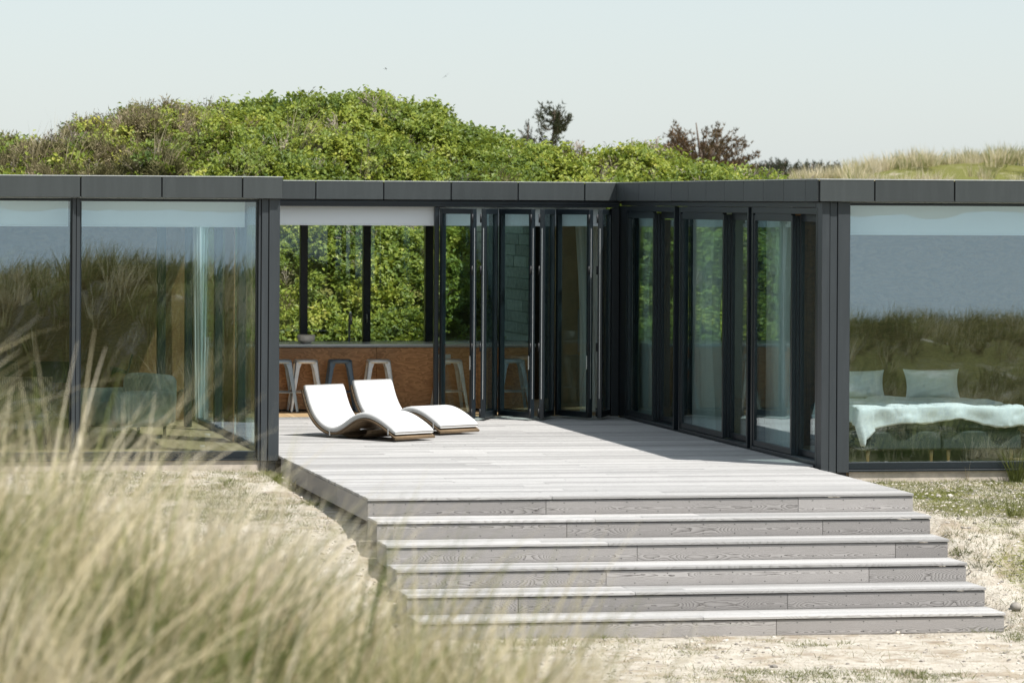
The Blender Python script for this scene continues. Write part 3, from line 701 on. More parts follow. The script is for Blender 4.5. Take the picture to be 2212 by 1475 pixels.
# --- bar stools
def make_stool(mat, name='bar_stool'):
    t = empty(name, (0, 0, 0)); hgt = .705; s = .155
    seat = MB()
    def sq(k, z, r):   # rounded square ring
        out = []
        for q in range(24):
            th = 2 * math.pi * q / 24; c, s_ = math.cos(th), math.sin(th); p = 4.5
            d = (abs(c) ** p + abs(s_) ** p) ** (-1 / p); out.append((k * c * d, k * s_ * d, z))
        return out
    rings = [sq(.02, hgt - .006, 0), sq(s * .75, hgt - .006, 0), sq(s * .9, hgt, 0), sq(s * .98, hgt - .006, 0), sq(s * 1.02, hgt - .02, 0), sq(s * 1.05, hgt - .05, 0), sq(s * 1.0, hgt - .05, 0)]
    V = [p for r in rings for p in r]; F = [(i * 24 + k, i * 24 + (k + 1) % 24, (i + 1) * 24 + (k + 1) % 24, (i + 1) * 24 + k) for i in range(len(rings) - 1) for k in range(24)]
    F.append(tuple(range(24))[::-1]); seat.add(V, F, True); seat.build('seat', M[mat], t)
    top, bot = .128, .212
    for sx in (-1, 1):
        for sy in (-1, 1):
            g = MB(); w0, w1, th = .085, .032, .012
            # folded sheet leg: an L section that narrows to the foot
            for ax in (0, 1):
                P = []
                for (r, z, w) in ((top, hgt - .03, w0), (top + (bot - top) * .12, hgt - .12, w0 * .72), (bot, .012, w1)):
                    cxx, cyy = sx * (r + .02), sy * (r + .02)
                    if ax == 0: a = (cxx, cyy, z); b = (cxx - sx * w, cyy, z); n = (0, -sy * th, 0)
                    else: a = (cxx, cyy, z); b = (cxx, cyy - sy * w, z); n = (-sx * th, 0, 0)
                    P += [a, b, tuple(b[i] + n[i] for i in range(3)), tuple(a[i] + n[i] for i in range(3))]
                Fq = []
                for i in range(2):
                    for k in range(4): Fq.append((i * 4 + k, i * 4 + (k + 1) % 4, (i + 1) * 4 + (k + 1) % 4, (i + 1) * 4 + k))
                Fq += [(0, 1, 2, 3), (8, 9, 10, 11)]; g.add(P, Fq)
            g.build('leg', M[mat], t)
            f = MB(); f.cbox((sx * (bot + .02) - .018, sy * (bot + .02) - .018, 0), (sx * (bot + .02) + .018, sy * (bot + .02) + .018, .016), .003); f.build('foot', M['black'], t)
    z = .27; r = top + (bot - top) * (hgt - .03 - z) / (hgt - .04) + .012
    for a, b in (((-r, -r), (r, -r)), ((r, -r), (r, r)), ((r, r), (-r, r)), ((-r, r), (-r, -r))):
        g = MB(); g.tube([(*a, z), (*b, z)], .009, 6); g.build('crossbar', M[mat], t)
    return t
st_src = {k: None for k in ('stool_silver', 'stool_blue', 'stool_pale')}
for px, mt, lab in ((604, 'stool_pale', 'pale blue metal bar stool half hidden behind the corner pillar'), (661, 'stool_silver', 'bare steel bar stool below the ivory bowl'),
                    (735, 'stool_blue', 'dark blue metal bar stool between two steel ones'), (818, 'stool_silver', 'bare steel bar stool behind the sun lounger set farther back'),
                    (972, 'stool_silver', 'bare steel bar stool seen through the first folding door'), (1108, 'stool_pale', 'pale metal bar stool seen through the middle folding doors')):
    if st_src[mt] is None: st_src[mt] = o = make_stool(mt)
    else: o = copy_tree(st_src[mt])
    p = atY(px, 777, YK - .30)
    o.location = (p[0], YK - .27, 0); o.rotation_euler = (0, 0, random.uniform(-.12, .12) - .08); tag(o, lab, 'stool', 'bar stools along the kitchen bar')

# --- curtains
def curtain(name, p, q, label, z0=.02, z1=ZF0 - .03, amp=.05, folds=8, pinch=1.0, lean=0.):
    p = Vector((*p, 0)); q = Vector((*q, 0)); d = q - p; L = d.length; n = Vector((-d.y, d.x, 0)).normalized(); d.normalize(); mid = (p + q) / 2
    sd = random.random() * 9
    def fn(u, v):
        z = z0 + (z1 - z0) * v
        w = 1 - (1 - pinch) * math.sin(math.pi * min(1, v * 1.0)) ** 2 * 1
        t = (u - .5) * L * w + lean * (v - .5)
        a = amp * (math.sin(u * folds * 2 * math.pi + sd + .6 * math.sin(v * 3 + sd)) + .4 * math.sin(u * folds * 4.7 * math.pi + v * 2))
        pt = mid + d * t + n * a - Vector((mid.x, mid.y, 0)); return (pt.x, pt.y, z)
    m = MB(); m.grid(fn, folds * 10, 14)
    return tag(m.build(name, M['curtain'], None, (mid.x, mid.y, 0)), label, 'curtain', 'curtains inside the glass walls')
cxx = 5.86
for (xa, xb, lab, pin) in ((1372, 1412, 'pale curtain gathered behind the sliding door next to the folding doors', .75), (1488, 1556, 'pale curtain behind the middle sliding door', .85), (1645, 1706, 'pale curtain behind the sliding door beside the corner pillar', .7)):
    a, b = atX(xa, 700, cxx), atX(xb, 700, cxx); curtain('curtain', (cxx, b[1]), (cxx, a[1]), lab, folds=7, pinch=pin, amp=.06)
a, b = atY(1246, 700, 8.2), atY(1278, 700, 8.2)
curtain('curtain', (a[0], 8.2), (b[0] + .12, 8.2), 'pale curtain hanging before the tall oak cabinet', folds=3, pinch=.8, amp=.04, lean=-.08)
a, b = atY(418, 700, 6.75), atY(437, 700, 6.75)
curtain('curtain', (a[0], 6.75), (b[0], 6.75), 'narrow pale curtain in the corner of the living room', folds=3, amp=.03, lean=-.05)
a, b = atY(440, 700, 6.3), atY(452, 700, 6.3)
curtain('curtain', (a[0], 6.3), (b[0], 6.3), 'short pale tieback curtain tail beside the narrow living room curtain', z0=.02, z1=1.1, folds=2, amp=.015, pinch=.5)

# ------------------------------------------------------------------ sun loungers
PROF = [(-.56, .585), (-.50, .42), (-.44, .295), (-.36, .19), (-.25, .10), (-.13, .045), (0, .022), (.12, .045), (.24, .10), (.36, .175), (.48, .225), (.58, .235), (.70, .21), (.82, .165), (.94, .105), (1.02, .06), (1.09, .022)]
def smooth_prof(P, n=48):
    P = np.array(P); t = np.r_[0, np.cumsum(np.hypot(*np.diff(P, axis=0).T))]; tt = np.linspace(0, t[-1], n)
    from_ = np.stack([np.interp(tt, t, P[:, i]) for i in (0, 1)], 1)
    for _ in range(4): from_[1:-1] = (from_[:-2] + 2 * from_[1:-1] + from_[2:]) / 4
    return from_
def make_lounger():
    t = empty('sun_lounger', (0, 0, 0)); P = smooth_prof(PROF); T = np.gradient(P, axis=0); T /= np.linalg.norm(T, axis=1)[:, None]; Nn = np.stack([-T[:, 1], T[:, 0]], 1)
    wd = .66
    def slab(a, b, y0, y1, name, mat, i0=0, i1=None, rnd=.0, puff=0):
        m = MB(); i1 = i1 or len(P); seg = P[i0:i1]; nn = Nn[i0:i1]; n = len(seg)
        ys = [y0, y0 + rnd * .35, y0 + rnd, (3 * y0 + y1) / 4, (y0 + y1) / 2, (y0 + 3 * y1) / 4, y1 - rnd, y1 - rnd * .35, y1] if rnd else [y0, y1]
        cr = [.72, .92, 1, 1, 1, 1, 1, .92, .72] if rnd else [1, 1]
        V = []
        for i in range(n):
            e = min(i, n - 1 - i); ec = 1 if not rnd else [.45, .85, 1][min(e, 2)]
            for k, y in enumerate(ys):
                h = (a + b) / 2; half = (b - a) / 2 * min(1, cr[k] * ec + 0) ; V.append((seg[i][0] + nn[i][0] * (h + half), y, seg[i][1] + nn[i][1] * (h + half)))
        for i in range(n):
            e = min(i, n - 1 - i); ec = 1 if not rnd else [.45, .85, 1][min(e, 2)]
            for k, y in enumerate(ys):
                h = (a + b) / 2; half = (b - a) / 2 * min(1, cr[k] * ec); V.append((seg[i][0] + nn[i][0] * (h - half), y, seg[i][1] + nn[i][1] * (h - half)))
        K_ = len(ys); F = []; off = n * K_
        for i in range(n - 1):
            for k in range(K_ - 1):
                q = (i * K_ + k, (i + 1) * K_ + k, (i + 1) * K_ + k + 1, i * K_ + k + 1); F.append(q[::-1]); F.append(tuple(x + off for x in q))
            for k in (0, K_ - 1):
                q = (i * K_ + k, (i + 1) * K_ + k, off + (i + 1) * K_ + k, off + i * K_ + k); F.append(q if k == 0 else q[::-1])
        for i in (0, n - 1):
            for k in range(K_ - 1):
                q = (i * K_ + k, i * K_ + k + 1, off + i * K_ + k + 1, off + i * K_ + k); F.append(q if i == 0 else q[::-1])
        m.add(V, F, True); return m.build(name, M[mat], t)
    slab(.004, .028, 0, wd, 'wicker_frame', 'wicker', 1)
    slab(.032, .105, .012, wd - .012, 'cushion', 'cushion', 0, 47, rnd=.045)
    for j, yy in ((8, 0), (20, 0), (42, 0)):
        pass
    # straps round the cushion
    for i in (19, 44):
        p, nn = P[i], Nn[i]; m = MB()
        for y in (-.004, wd + .001): m.cbox((p[0] - .009, y, p[1] - .004), (p[0] + .009, y + .003, p[1] + .07), .001)
        m.build('strap', M['cushion'], t)
    # curved wicker foot below the hump
    m = MB()
    def leg(u, v):
        a = math.pi * u; return (.30 + .24 * math.cos(a) + .02, .06 + (wd - .12) * v, .095 - .085 * math.sin(a))
    m.grid(leg, 14, 2); m.grid(lambda u, v: tuple(np.array(leg(u, v)) + [0, 0, .018]), 14, 2, True, True); m.build('rocker', M['wicker'], t)
    m = MB(); m.tube([(.2, .08, .10), (.2, wd - .08, .10)], .012, 6); m.tube([(.42, .08, .12), (.42, wd - .08, .12)], .012, 6); m.build('stretcher', M['steel'], t)
    return t
def aim(o, contact, foot):
    d = np.array(foot) - np.array(contact); a = math.atan2(d[1], d[0]); o.location = (contact[0], contact[1], .0); o.rotation_euler = (0, 0, a)
L1 = make_lounger(); aim(L1, (1.085, 3.17), (1.70, 2.285)); tag(L1, 'white cushioned wicker sun lounger standing nearer to the steps', 'sun lounger', 'sun loungers on the deck')
L2 = copy_tree(L1); aim(L2, (1.86, 4.40), (2.455, 3.50)); tag(L2, 'white cushioned wicker sun lounger standing nearer to the folding doors', 'sun lounger', 'sun loungers on the deck')

# ------------------------------------------------------------------ bedroom
bed = tag(empty('bed', (7.1, -.7, 0)), 'double bed with dark upholstered base and pale wooden legs', 'bed')
BX0, BX1, BY0, BY1 = 6.22, 8.06, -1.80, .32
for a, b in ((BX0, (BX0 + BX1) / 2 - .003), ((BX0 + BX1) / 2 + .003, BX1)):
    part('base', 'bedbox', bed, (a, BY0, .13), (b, BY1, .34), .02); part('mattress', 'bedbox', bed, (a + .005, BY0 + .005, .345), (b - .005, BY1, .545), .03)
    for x in (a + .10, b - .09):
        for y in (BY0 + .08, BY1 - .1):
            m = MB(); m.tube([(0, 0, 0), (0, 0, .13)], [.014, .026], 10); m.build('leg', M['wood_leg'], bed, Vector((x, y, 0)) - bed.location)
def duvet():
    m = MB(); top = .60; Lx = BX1 - BX0
    def fn(u, v):
        # flat cloth: u across (with side drops), v from head to hem
        fx = -.20 + (Lx + .50) * u; fy = BY1 - .35 - (BY1 - .35 - BY0 + .22) * v
        hem = .035 * math.sin(u * 7 + 1.2) + .02 * math.sin(u * 19)
        x = BX0 + fx; y = fy; z = top
        ex = max(0, -fx - .0) + max(0, fx - Lx); ey = max(0, BY0 - fy)
        if ey > 0:
            k = ey + hem * (ey / .22); z -= max(0, k - .02) * 1.0; y = BY0 - .035 - .035 * math.sin(u * 26) * min(1, ey / .15) - .02 * math.sin(min(1, ey / .1) * 1.57)
        if fx < 0: x = BX0 - .03 - .02 * math.sin(v * 30) + fx * .22; z -= (-fx) * .9
        if fx > Lx: x = BX1 + .03 + (fx - Lx) * .35; z -= (fx - Lx) * .85
        if fx < .12 and ey > 0: z -= .10 * (1 - fx / .12 if fx > 0 else 1) * min(1, ey / .2); x += .06 * ey / .3
        n_ = float(fbm(x * 2.6, (y - z) * 2.6, 3, 5)); n2_ = abs(float(vnoise(x * 6 + 3 * n_, (y + z) * 7, 8)) - .5)
        z += (.035 * n_ + .03 * math.sin(u * math.pi)) * (1 if ey == 0 else .6) - .03 * (1 - min(1, n2_ * 5)) * (1 if ey == 0 else .3); y -= (.03 * n_ + .03 * n2_) if ey > 0 else 0
        return (x - 7.1, y + .7, max(z, .18))
    m.grid(fn, 130, 90)
    me = m.mesh('duvet'); o = link('duvet', me, M['linen'], None, (7.1, -.7, 0)); sd = o.modifiers.new('t', 'SOLIDIFY'); sd.thickness = .018; sd.offset = 1
    return tag(o, 'rumpled white duvet hanging over the foot of the bed', 'duvet')
duvet()
def pillow(x0, x1, z0, z1, y, label):
    w = (x1 - x0) / 2; h = (z1 - z0) / 2; m = MB(); 
    def f(sgn):
        def fn(u, v):
            a, b = u * 2 - 1, v * 2 - 1
            pin = 1 - .10 * (1 - b * b); pin2 = 1 - .09 * (1 - a * a)
            t = max(0, (1 - abs(a) ** 3.0)) ** .6 * max(0, (1 - abs(b) ** 3.0)) ** .6
            wr = .006 * math.sin(a * 9 + b * 4) + .005 * math.sin(b * 13 - a * 6)
            return (a * w * pin, sgn * (.085 * t + wr * t), b * h * pin2 + .0)
        return fn
    m.grid(f(-1), 26, 22); m.grid(f(1), 26, 22, True, True)
    return tag(m.build('pillow', M['linen'], None, ((x0 + x1) / 2, y, (z0 + z1) / 2 + .01), (R(-16), 0, R(random.uniform(-2, 2)))), label, 'pillow', 'pillows on the bed')
a, b = atY(1953, 798, .12), atY(2073, 858, .12); pillow(a[0], b[0], b[2] - .05, a[2], .12, 'square white pillow standing fully in view on the bed')
a, b = atY(1795, 800, .12), atY(1912, 858, .12); pillow(a[0], b[0], b[2] - .05, a[2], .12, 'square white pillow partly hidden by the corner pillar')

# ------------------------------------------------------------------ living room
def soft(m, a, b, r=.08, seg=4):
    bm = bmesh.new(); bmesh.ops.create_cube(bm, size=1)
    for v in bm.verts:
        for i in range(3): v.co[i] = a[i] + (v.co[i] + .5) * (b[i] - a[i])
    bmesh.ops.bevel(bm, geom=bm.edges[:], offset=r, segments=seg, affect='EDGES', profile=.6); bm.verts.index_update()
    m.add([v.co[:] for v in bm.verts], [[v.index for v in f.verts] for f in bm.faces], True); bm.free(); return m
arm = tag(empty('armchair', (-1.28, 3.9, 0), R(22)), 'plump sage green leather armchair in the living room', 'armchair')
soft(MB(), (-.48, -.42, .12), (.40, .42, .40), .10).build('seat', M['leather'], arm)
soft(MB(), (.12, -.44, .30), (.47, .44, .74), .13).build('backrest', M['leather'], arm)
for s in (-1, 1): soft(MB(), (-.45, s * .46 - .10, .16), (.38, s * .46 + .10, .56), .09).build('armrest', M['leather'], arm)
for sx in (-.36, .32):
    for sy in (-.34, .34): m = MB(); m.tube([(sx, sy, 0), (sx, sy, .13)], [.018, .024], 8); m.build('leg', M['black'], arm)
wk = tag(empty('wicker_chair', (-2.62, 2.6, 0), R(-8)), 'pale woven wicker armchair standing by the living room window', 'chair')
m = MB()
m.grid(lambda u, v: (-.32 + .64 * u, .12 + .08 * v - .05 * math.sin(math.pi * u), .30 + .46 * v), 16, 10); m.grid(lambda u, v: (-.32 + .64 * u, .15 + .08 * v - .05 * math.sin(math.pi * u), .30 + .46 * v), 16, 10, True, True)
m.build('backrest', M['wicker'], wk)
soft(MB(), (-.32, -.42, .28), (.32, .15, .36), .03, 2).build('seat', M['wicker'], wk)
for sx in (-.29, .29):
    m = MB(); m.tube([(sx, .15, .52), (sx, -.2, .54), (sx, -.38, .46)], .025, 8); m.build('armrest', M['wicker'], wk)
    for sy in (-.36, .12): m = MB(); m.tube([(sx, sy, 0), (sx, sy, .3)], .018, 8); m.build('leg', M['wicker'], wk)
def dining_chair(loc, rz, label):
    t = tag(empty('dining_chair', loc, rz), label, 'chair', 'dark dining chairs in the living room')
    soft(MB(), (-.22, -.22, .42), (.22, .22, .47), .02, 2).build('seat', M['black'], t)
    m = MB(); m.grid(lambda u, v: (-.24 + .48 * u, .21 + .05 * v - .05 * math.sin(math.pi * u), .58 + .26 * v), 10, 6); m.grid(lambda u, v: (-.24 + .48 * u, .235 + .05 * v - .05 * math.sin(math.pi * u), .58 + .26 * v), 10, 6, True, True); m.build('backrest', M['black'], t)
    for sx in (-.19, .19):
        for sy in (-.19, .2): m = MB(); m.tube([(sx * 1.1, sy * 1.1, 0), (sx, sy, .43 if sy < 0 else .8)], .013, 6); m.build('leg', M['black'], t)
    return t
p = atY(125, 800, 5.4); dining_chair((p[0], 5.4, 0), R(160), 'dark dining chair standing between the wicker chair and the armchair')
p = atY(20, 800, 5.6); dining_chair((p[0], 5.6, 0), R(150), 'dark dining chair standing behind the wicker chair')
tb = tag(empty('dining_table', (-3.1, 6.2, 0)), 'dark dining table at the back of the living room', 'table')
m = MB(); m.cbox((-1.0, -.4, .70), (1.0, .4, .735), .004); m.build('tabletop', M['wallwood'], tb)
for sx in (-.9, .9):
    for sy in (-.32, .32): m = MB(); m.cbox((sx - .03, sy - .03, 0), (sx + .03, sy + .03, .698), .004); m.build('leg', M['black'], tb)
pp = atZ(385, 905, 0); pot = tag(empty('potted_plant', (pp[0], pp[1], 0)), 'dark leaved pot plant beside the armchair', 'plant')
m = MB(); m.lathe([(0, .0), (.10, 0), (.13, .22), (.12, .22), (.10, .2), (0, .2)], 18); m.build('pot', M['black'], pot)
m = MB()
for k in range(16):
    az = k * 2.4; ln = random.uniform(.28, .5); el = random.uniform(.3, 1.2); w = .035
    c = [np.array([math.cos(az) * ln * s * math.cos(el * (1 - .6 * s)), math.sin(az) * ln * s * math.cos(el * (1 - .6 * s)), .2 + ln * s * math.sin(el) * (1.3 - .6 * s)]) for s in np.linspace(0, 1, 6)]
    sd = np.array([-math.sin(az), math.cos(az), 0]); ws = [.005, .8, 1, .85, .5, .02]
    V = [];
    for q, ww in zip(c, ws): V += [q - sd * w * ww, q + sd * w * ww]
    m.add(V, [(2 * i, 2 * i + 1, 2 * i + 3, 2 * i + 2) for i in range(5)], True)
m.build('leaf', M['plantleaf'], pot)
lp = atY(275, 800, 4.6); lamp = tag(empty('reading_lamp', (lp[0], 4.6, 0)), 'black reading lamp with angled arm behind the armchair', 'lamp')
m = MB(); m.lathe([(0, 0), (.13, 0), (.13, .015), (.02, .03), (0, .03)], 18); m.build('base', M['black'], lamp)
m = MB(); m.tube([(0, 0, .02), (0, 0, .72), (.06, 0, .95)], .011, 8); m.build('stem', M['black'], lamp)
m = MB(); m.tube([(0, 0, .72), (-.12, 0, .76), (-.2, 0, .75)], [.02, .03, .055], 10); m.build('lamp_shade', M['black'], lamp)

# ------------------------------------------------------------------ plants: one object scatters its own clumps
_ng = None
def scatter_group():
    global _ng
    if _ng: return _ng
    ng = bpy.data.node_groups.new('scatter', 'GeometryNodeTree')
    ng.interface.new_socket('Geometry', in_out='INPUT', socket_type='NodeSocketGeometry'); ng.interface.new_socket('Geometry', in_out='OUTPUT', socket_type='NodeSocketGeometry')
    n = ng.nodes; l = ng.links
    gi = n.new('NodeGroupInput'); go = n.new('NodeGroupOutput')
    def attr(name, t): a = n.new('GeometryNodeInputNamedAttribute'); a.data_type = t; a.inputs['Name'].default_value = name; return a.outputs[0]
    cid = attr('cid', 'INT')
    cmp = n.new('FunctionNodeCompare'); cmp.data_type = 'INT'; cmp.operation = 'GREATER_EQUAL'; l.new(cid, [s for s in cmp.inputs if s.enabled and s.type == 'INT'][0])
    sep = n.new('GeometryNodeSeparateGeometry'); sep.domain = 'POINT'; l.new(gi.outputs[0], sep.inputs[0]); l.new(cmp.outputs[0], sep.inputs[1])
    sp = n.new('GeometryNodeSplitToInstances'); sp.domain = 'POINT'; l.new(sep.outputs[0], sp.inputs[0]); l.new(cid, sp.inputs['Group ID'])
    ip = n.new('GeometryNodeInstanceOnPoints'); l.new(sep.outputs[1], ip.inputs['Points']); l.new(sp.outputs[0], ip.inputs['Instance'])
    ip.inputs['Pick Instance'].default_value = True; l.new(attr('pick', 'INT'), ip.inputs['Instance Index'])
    er = n.new('FunctionNodeEulerToRotation'); l.new(attr('rot', 'FLOAT_VECTOR'), er.inputs[0]); l.new(er.outputs[0], ip.inputs['Rotation'])
    l.new(attr('scl', 'FLOAT_VECTOR'), ip.inputs['Scale']); l.new(ip.outputs[0], go.inputs[0])
    _ng = ng; return ng
def scatter(name, clumps, pts, rot, scl, mat, label, pick=None, tone=None):
    """clumps: list of (verts, faces, vary); pts Nx3; rot Nx3; scl N or Nx3"""
    V, F, vy, cid = [], [], [], []
    for k, (v, f, a) in enumerate(clumps):
        o = len(vy); V.append(np.asarray(v, float)); F += [tuple(i + o for i in q) for q in f]; vy += list(a); cid += [k] * len(v)
    nc = len(vy); n = len(pts); V.append(np.asarray(pts, float)); V = np.concatenate(V)
    me = bpy.data.meshes.new(name); me.from_pydata(V.tolist(), [], F); me.update()
    sc = np.asarray(scl, float); sc = np.repeat(sc[:, None], 3, 1) if sc.ndim == 1 else sc
    pk = RNG.integers(0, len(clumps), n) if pick is None else pick
    def put(nm, t, key, arr): a = me.attributes.new(nm, t, 'POINT'); a.data.foreach_set(key, np.ascontiguousarray(arr).ravel())
    put('vary', 'FLOAT', 'value', np.r_[vy, np.zeros(n)].astype(np.float32))
    put('cid', 'INT', 'value', np.r_[cid, -np.ones(n)].astype(np.int32)); put('pick', 'INT', 'value', np.r_[np.zeros(nc), pk].astype(np.int32))
    put('rot', 'FLOAT_VECTOR', 'vector', np.concatenate([np.zeros((nc, 3)), rot]).astype(np.float32)); put('scl', 'FLOAT_VECTOR', 'vector', np.concatenate([np.ones((nc, 3)), sc]).astype(np.float32))
    put('tone', 'FLOAT', 'value', np.r_[np.zeros(nc), np.zeros(n) if tone is None else tone].astype(np.float32))
    o = link(name, me, mat); md = o.modifiers.new('scatter', 'NODES'); md.node_group = scatter_group()
    return tag(o, label, None, None, 'stuff')

def blades(n, hmin, hmax, spread, wind=(.5, .1), width=.005, lean=.35, seg=5, droop=.5, straw=.6, rs=None):
    rs = rs or random; V, F, A = [], [], []
    for i in range(n):
        az = rs.uniform(0, 2 * math.pi); r0 = spread * math.sqrt(rs.random()); bx, by = r0 * math.cos(az), r0 * math.sin(az)
        L = rs.uniform(hmin, hmax); d = np.array([math.cos(az) * lean * rs.uniform(.2, 1.3) + wind[0] * rs.uniform(.4, 1.3), math.sin(az) * lean * rs.uniform(.2, 1.3) + wind[1] * rs.uniform(.4, 1.3)])
        fa = rs.uniform(0, math.pi); s = np.array([math.cos(fa), math.sin(fa), 0]); dr = droop * rs.uniform(.3, 1.5)
        v = rs.random(); v = v if v < straw else v * .5; o = len(V)
        p = np.array([bx, by, -.03]); dirv = np.array([d[0] * .4, d[1] * .4, 1.0]); dirv /= np.linalg.norm(dirv)
        for k in range(seg + 1):
            w = width * (1 - (k / seg) ** 1.6) * .5 * rs.uniform(.95, 1.05) + .0004
            V += [p - s * w, p + s * w]; A += [v, v]
            dirv = dirv + np.array([d[0], d[1], -dr * (k / seg)]) / seg * 1.0; dirv /= np.linalg.norm(dirv); p = p + dirv * L / seg
        F += [(o + 2 * k, o + 2 * k + 1, o + 2 * k + 3, o + 2 * k + 2) for k in range(seg)]
    return V, F, A

def sprig(n, rad, leaf, up=.55, rs=random):
    V, F, A = [], [], []
    ns = max(3, n // 9)
    for s_ in range(ns):
        az = rs.uniform(0, 6.28); el = rs.uniform(.45, 1.5); ax = np.array([math.cos(az) * math.cos(el), math.sin(az) * math.cos(el), math.sin(el)]); L = rad * rs.uniform(.6, 1.15); bv = rs.random()
        for k in range(n // ns):
            t = rs.uniform(.35, 1.05); c = ax * L * t + np.array([rs.gauss(0, .028), rs.gauss(0, .028), rs.gauss(0, .022)]) * (rad / .2)
            a2 = rs.uniform(0, 6.28); tl = rs.uniform(-.5, .75); d = np.array([math.cos(a2) * math.cos(tl), math.sin(a2) * math.cos(tl), math.sin(tl)])
            sd = np.cross(d, [0, 0, 1.]); sd /= np.linalg.norm(sd) + 1e-9; roll = rs.uniform(-.7, .7); upv = np.cross(sd, d); sd = sd * math.cos(roll) + upv * math.sin(roll); nn = np.cross(sd, d)
            l = leaf * rs.uniform(.7, 1.25); w = l * .36; o = len(V)
            V += [c, c + d * l * .45 + sd * w + nn * .15 * l, c + d * l - nn * .08 * l, c + d * l * .45 - sd * w + nn * .15 * l]; F += [(o, o + 1, o + 2), (o, o + 2, o + 3)]; v = .6 * bv + .4 * rs.random(); A += [v] * 4
    return V, F, A
sprig_ = sprig
# --- marram grass on the dunes before the house
def dens(n, box, keep):
    X = RNG.uniform(box[0], box[1], n); Y = RNG.uniform(box[2], box[3], n); k = keep(X, Y) > RNG.random(n); return X[k], Y[k]
mar = [blades(26, .35, .75, .10, (.42, .05), .0085, .5, 5, .8, 1.0) for _ in range(4)] + [blades(20, .5, .95, .08, (.6, .0), .009, .4, 6, .9, 1.0) for _ in range(2)] + [blades(34, .22, .45, .12, (.3, .05), .008, .7, 4, .6, .5) for _ in range(2)]
def patch(X, Y): return np.clip(.62 + 1.6 * fbm(X * .7, Y * .7, 3, 21), .06, 1)
mar2 = [blades(40, .35, .8, .16, (.35, .1), .013, .55, 4, .8, st) for st in (.3, .5, .75, .95, 1.0)]
def dunegrass(name, n, box, keep, smin, smax, label, mar=mar, tone0=0.):
    X, Y = dens(n, box, keep); Z = ground_h(X, Y)
    rot = np.stack([RNG.normal(0, .12, len(X)), RNG.normal(0, .12, len(X)), RNG.normal(0, .5, len(X))], 1)
    sc = RNG.uniform(smin, smax, len(X)) * (1 - .38 * sstep(7, 10, X)); tn = .95 * fbm(X * .9 + 5, Y * .9, 3, 77) + tone0
    return scatter(name, mar, np.stack([X, Y, Z], 1), rot, sc, M['marram'], label, None, tn)
def fore(X, Y):
    lx = X + .10 * (Y + 31); edge = -2.75 + .35 * fbm(Y * .8, X * .8, 2, 4)
    return patch(X, Y) * sstep(edge + .3, edge - .5, lx) * sstep(-41.0, -39.5, Y) * sstep(-22, -25.5, Y)
dunegrass('marram_grass', 7400, (-8.5, -2.2, -41, -22), fore, .75, 1.25, 'blurred straw and green marram grass on the dune before the deck', mar, -.03)
def flank(X, Y):
    view = X - (-5.8 + .36 * (Y + 43.2)); return patch(X, Y) * sstep(.4, 1.3, view) * sstep(-13, -17, Y) * (1 - .5 * sstep(-36, -44, Y))
dunegrass('dune_grass', 15000, (-4, 26, -45, -13), flank, .65, 1.25, 'dense marram grass on the dunes facing the house', mar2, -.27)

nearc = [blades(22, .75, 1.3, .10, (.85, -.1), .0115, .35, 7, .75, 1.0) for _ in range(4)]
pn = []
for px, dist, py in ((-60, 7.2, 1150), (30, 7.6, 1180), (110, 8.2, 1150), (60, 8.8, 1080), (180, 8.6, 1200), (-20, 9.2, 1060), (240, 9.0, 1230), (300, 9.5, 1250), (140, 9.6, 1120), (20, 10.2, 1060), (-120, 8.0, 1100), (380, 9.8, 1300)):
    p = CAM + ray(px, py) * dist; pn.append([p[0], p[1], p[2]])
pn = np.array(pn); pn[:, 2] = np.minimum(pn[:, 2], ground_h(pn[:, 0], pn[:, 1]))
scatter('tall_marram', nearc, pn, np.stack([RNG.normal(0, .1, len(pn)), RNG.normal(0, .1, len(pn)), RNG.normal(0, .35, len(pn))], 1), RNG.uniform(.85, 1.15, len(pn)), M['straw'], 'tall arching straw blades rising before the living room window')

def low(X, Y):
    lim = -5.8 + .335 * (Y + 43.2); return np.clip(.75 + 1.2 * fbm(X * .5, Y * .5, 3, 91), .1, 1) * np.maximum(sstep(-14.5, -16, Y), sstep(1.2, 2.4, X - lim)) * sstep(-10, -12, Y) * sstep(-25, -20, Y)
X, Y = dens(9000, (-6, 18, -25, -10), low)
scrubc = [sprig_(42, .18, .05) for _ in range(3)] + [blades(30, .12, .32, .12, (.15, .05), .009, .7, 3, .6, .35) for _ in range(3)]
scatter('creeping_scrub', scrubc, np.stack([X, Y, ground_h(X, Y) - .03], 1), np.stack([RNG.normal(0, .2, len(X)), RNG.normal(0, .2, len(X)), RNG.normal(0, 1.5, len(X))], 1), RNG.uniform(.8, 1.7, len(X)), M['scrub'], 'low dark green creeping scrub on the sand before the dunes')

# --- rose thicket over the hill behind the house
def twig(n, rad, rs=random):
    V, F, A = [], [], []
    for i in range(n):
        az = rs.uniform(0, 6.28); el = rs.uniform(.5, 1.5); d = np.array([math.cos(az) * math.cos(el), math.sin(az) * math.cos(el), math.sin(el)]); L = rad * rs.uniform(.5, 1.2); s = np.cross(d, [.3, .5, .1]); s /= np.linalg.norm(s)
        o = len(V); w = .004; v = rs.random(); V += [-s * w, s * w, d * L + s * .001, d * L - s * .001]; F += [(o, o + 1, o + 2, o + 3)]; A += [v] * 4
        for k in range(3):
            t = rs.uniform(.4, 1); c = d * L * t; e = d + np.array([rs.gauss(0, .6), rs.gauss(0, .6), rs.gauss(0, .4)]); e /= np.linalg.norm(e); q = np.cross(e, [.1, .8, .3]); q /= np.linalg.norm(q); l = rs.uniform(.03, .07); o = len(V)
            V += [c - q * .008, c + q * .008, c + e * l]; F += [(o, o + 1, o + 2)]; A += [min(1, v + .2)] * 3
    return V, F, A
roses = [sprig(60, .20, .064) for _ in range(6)]
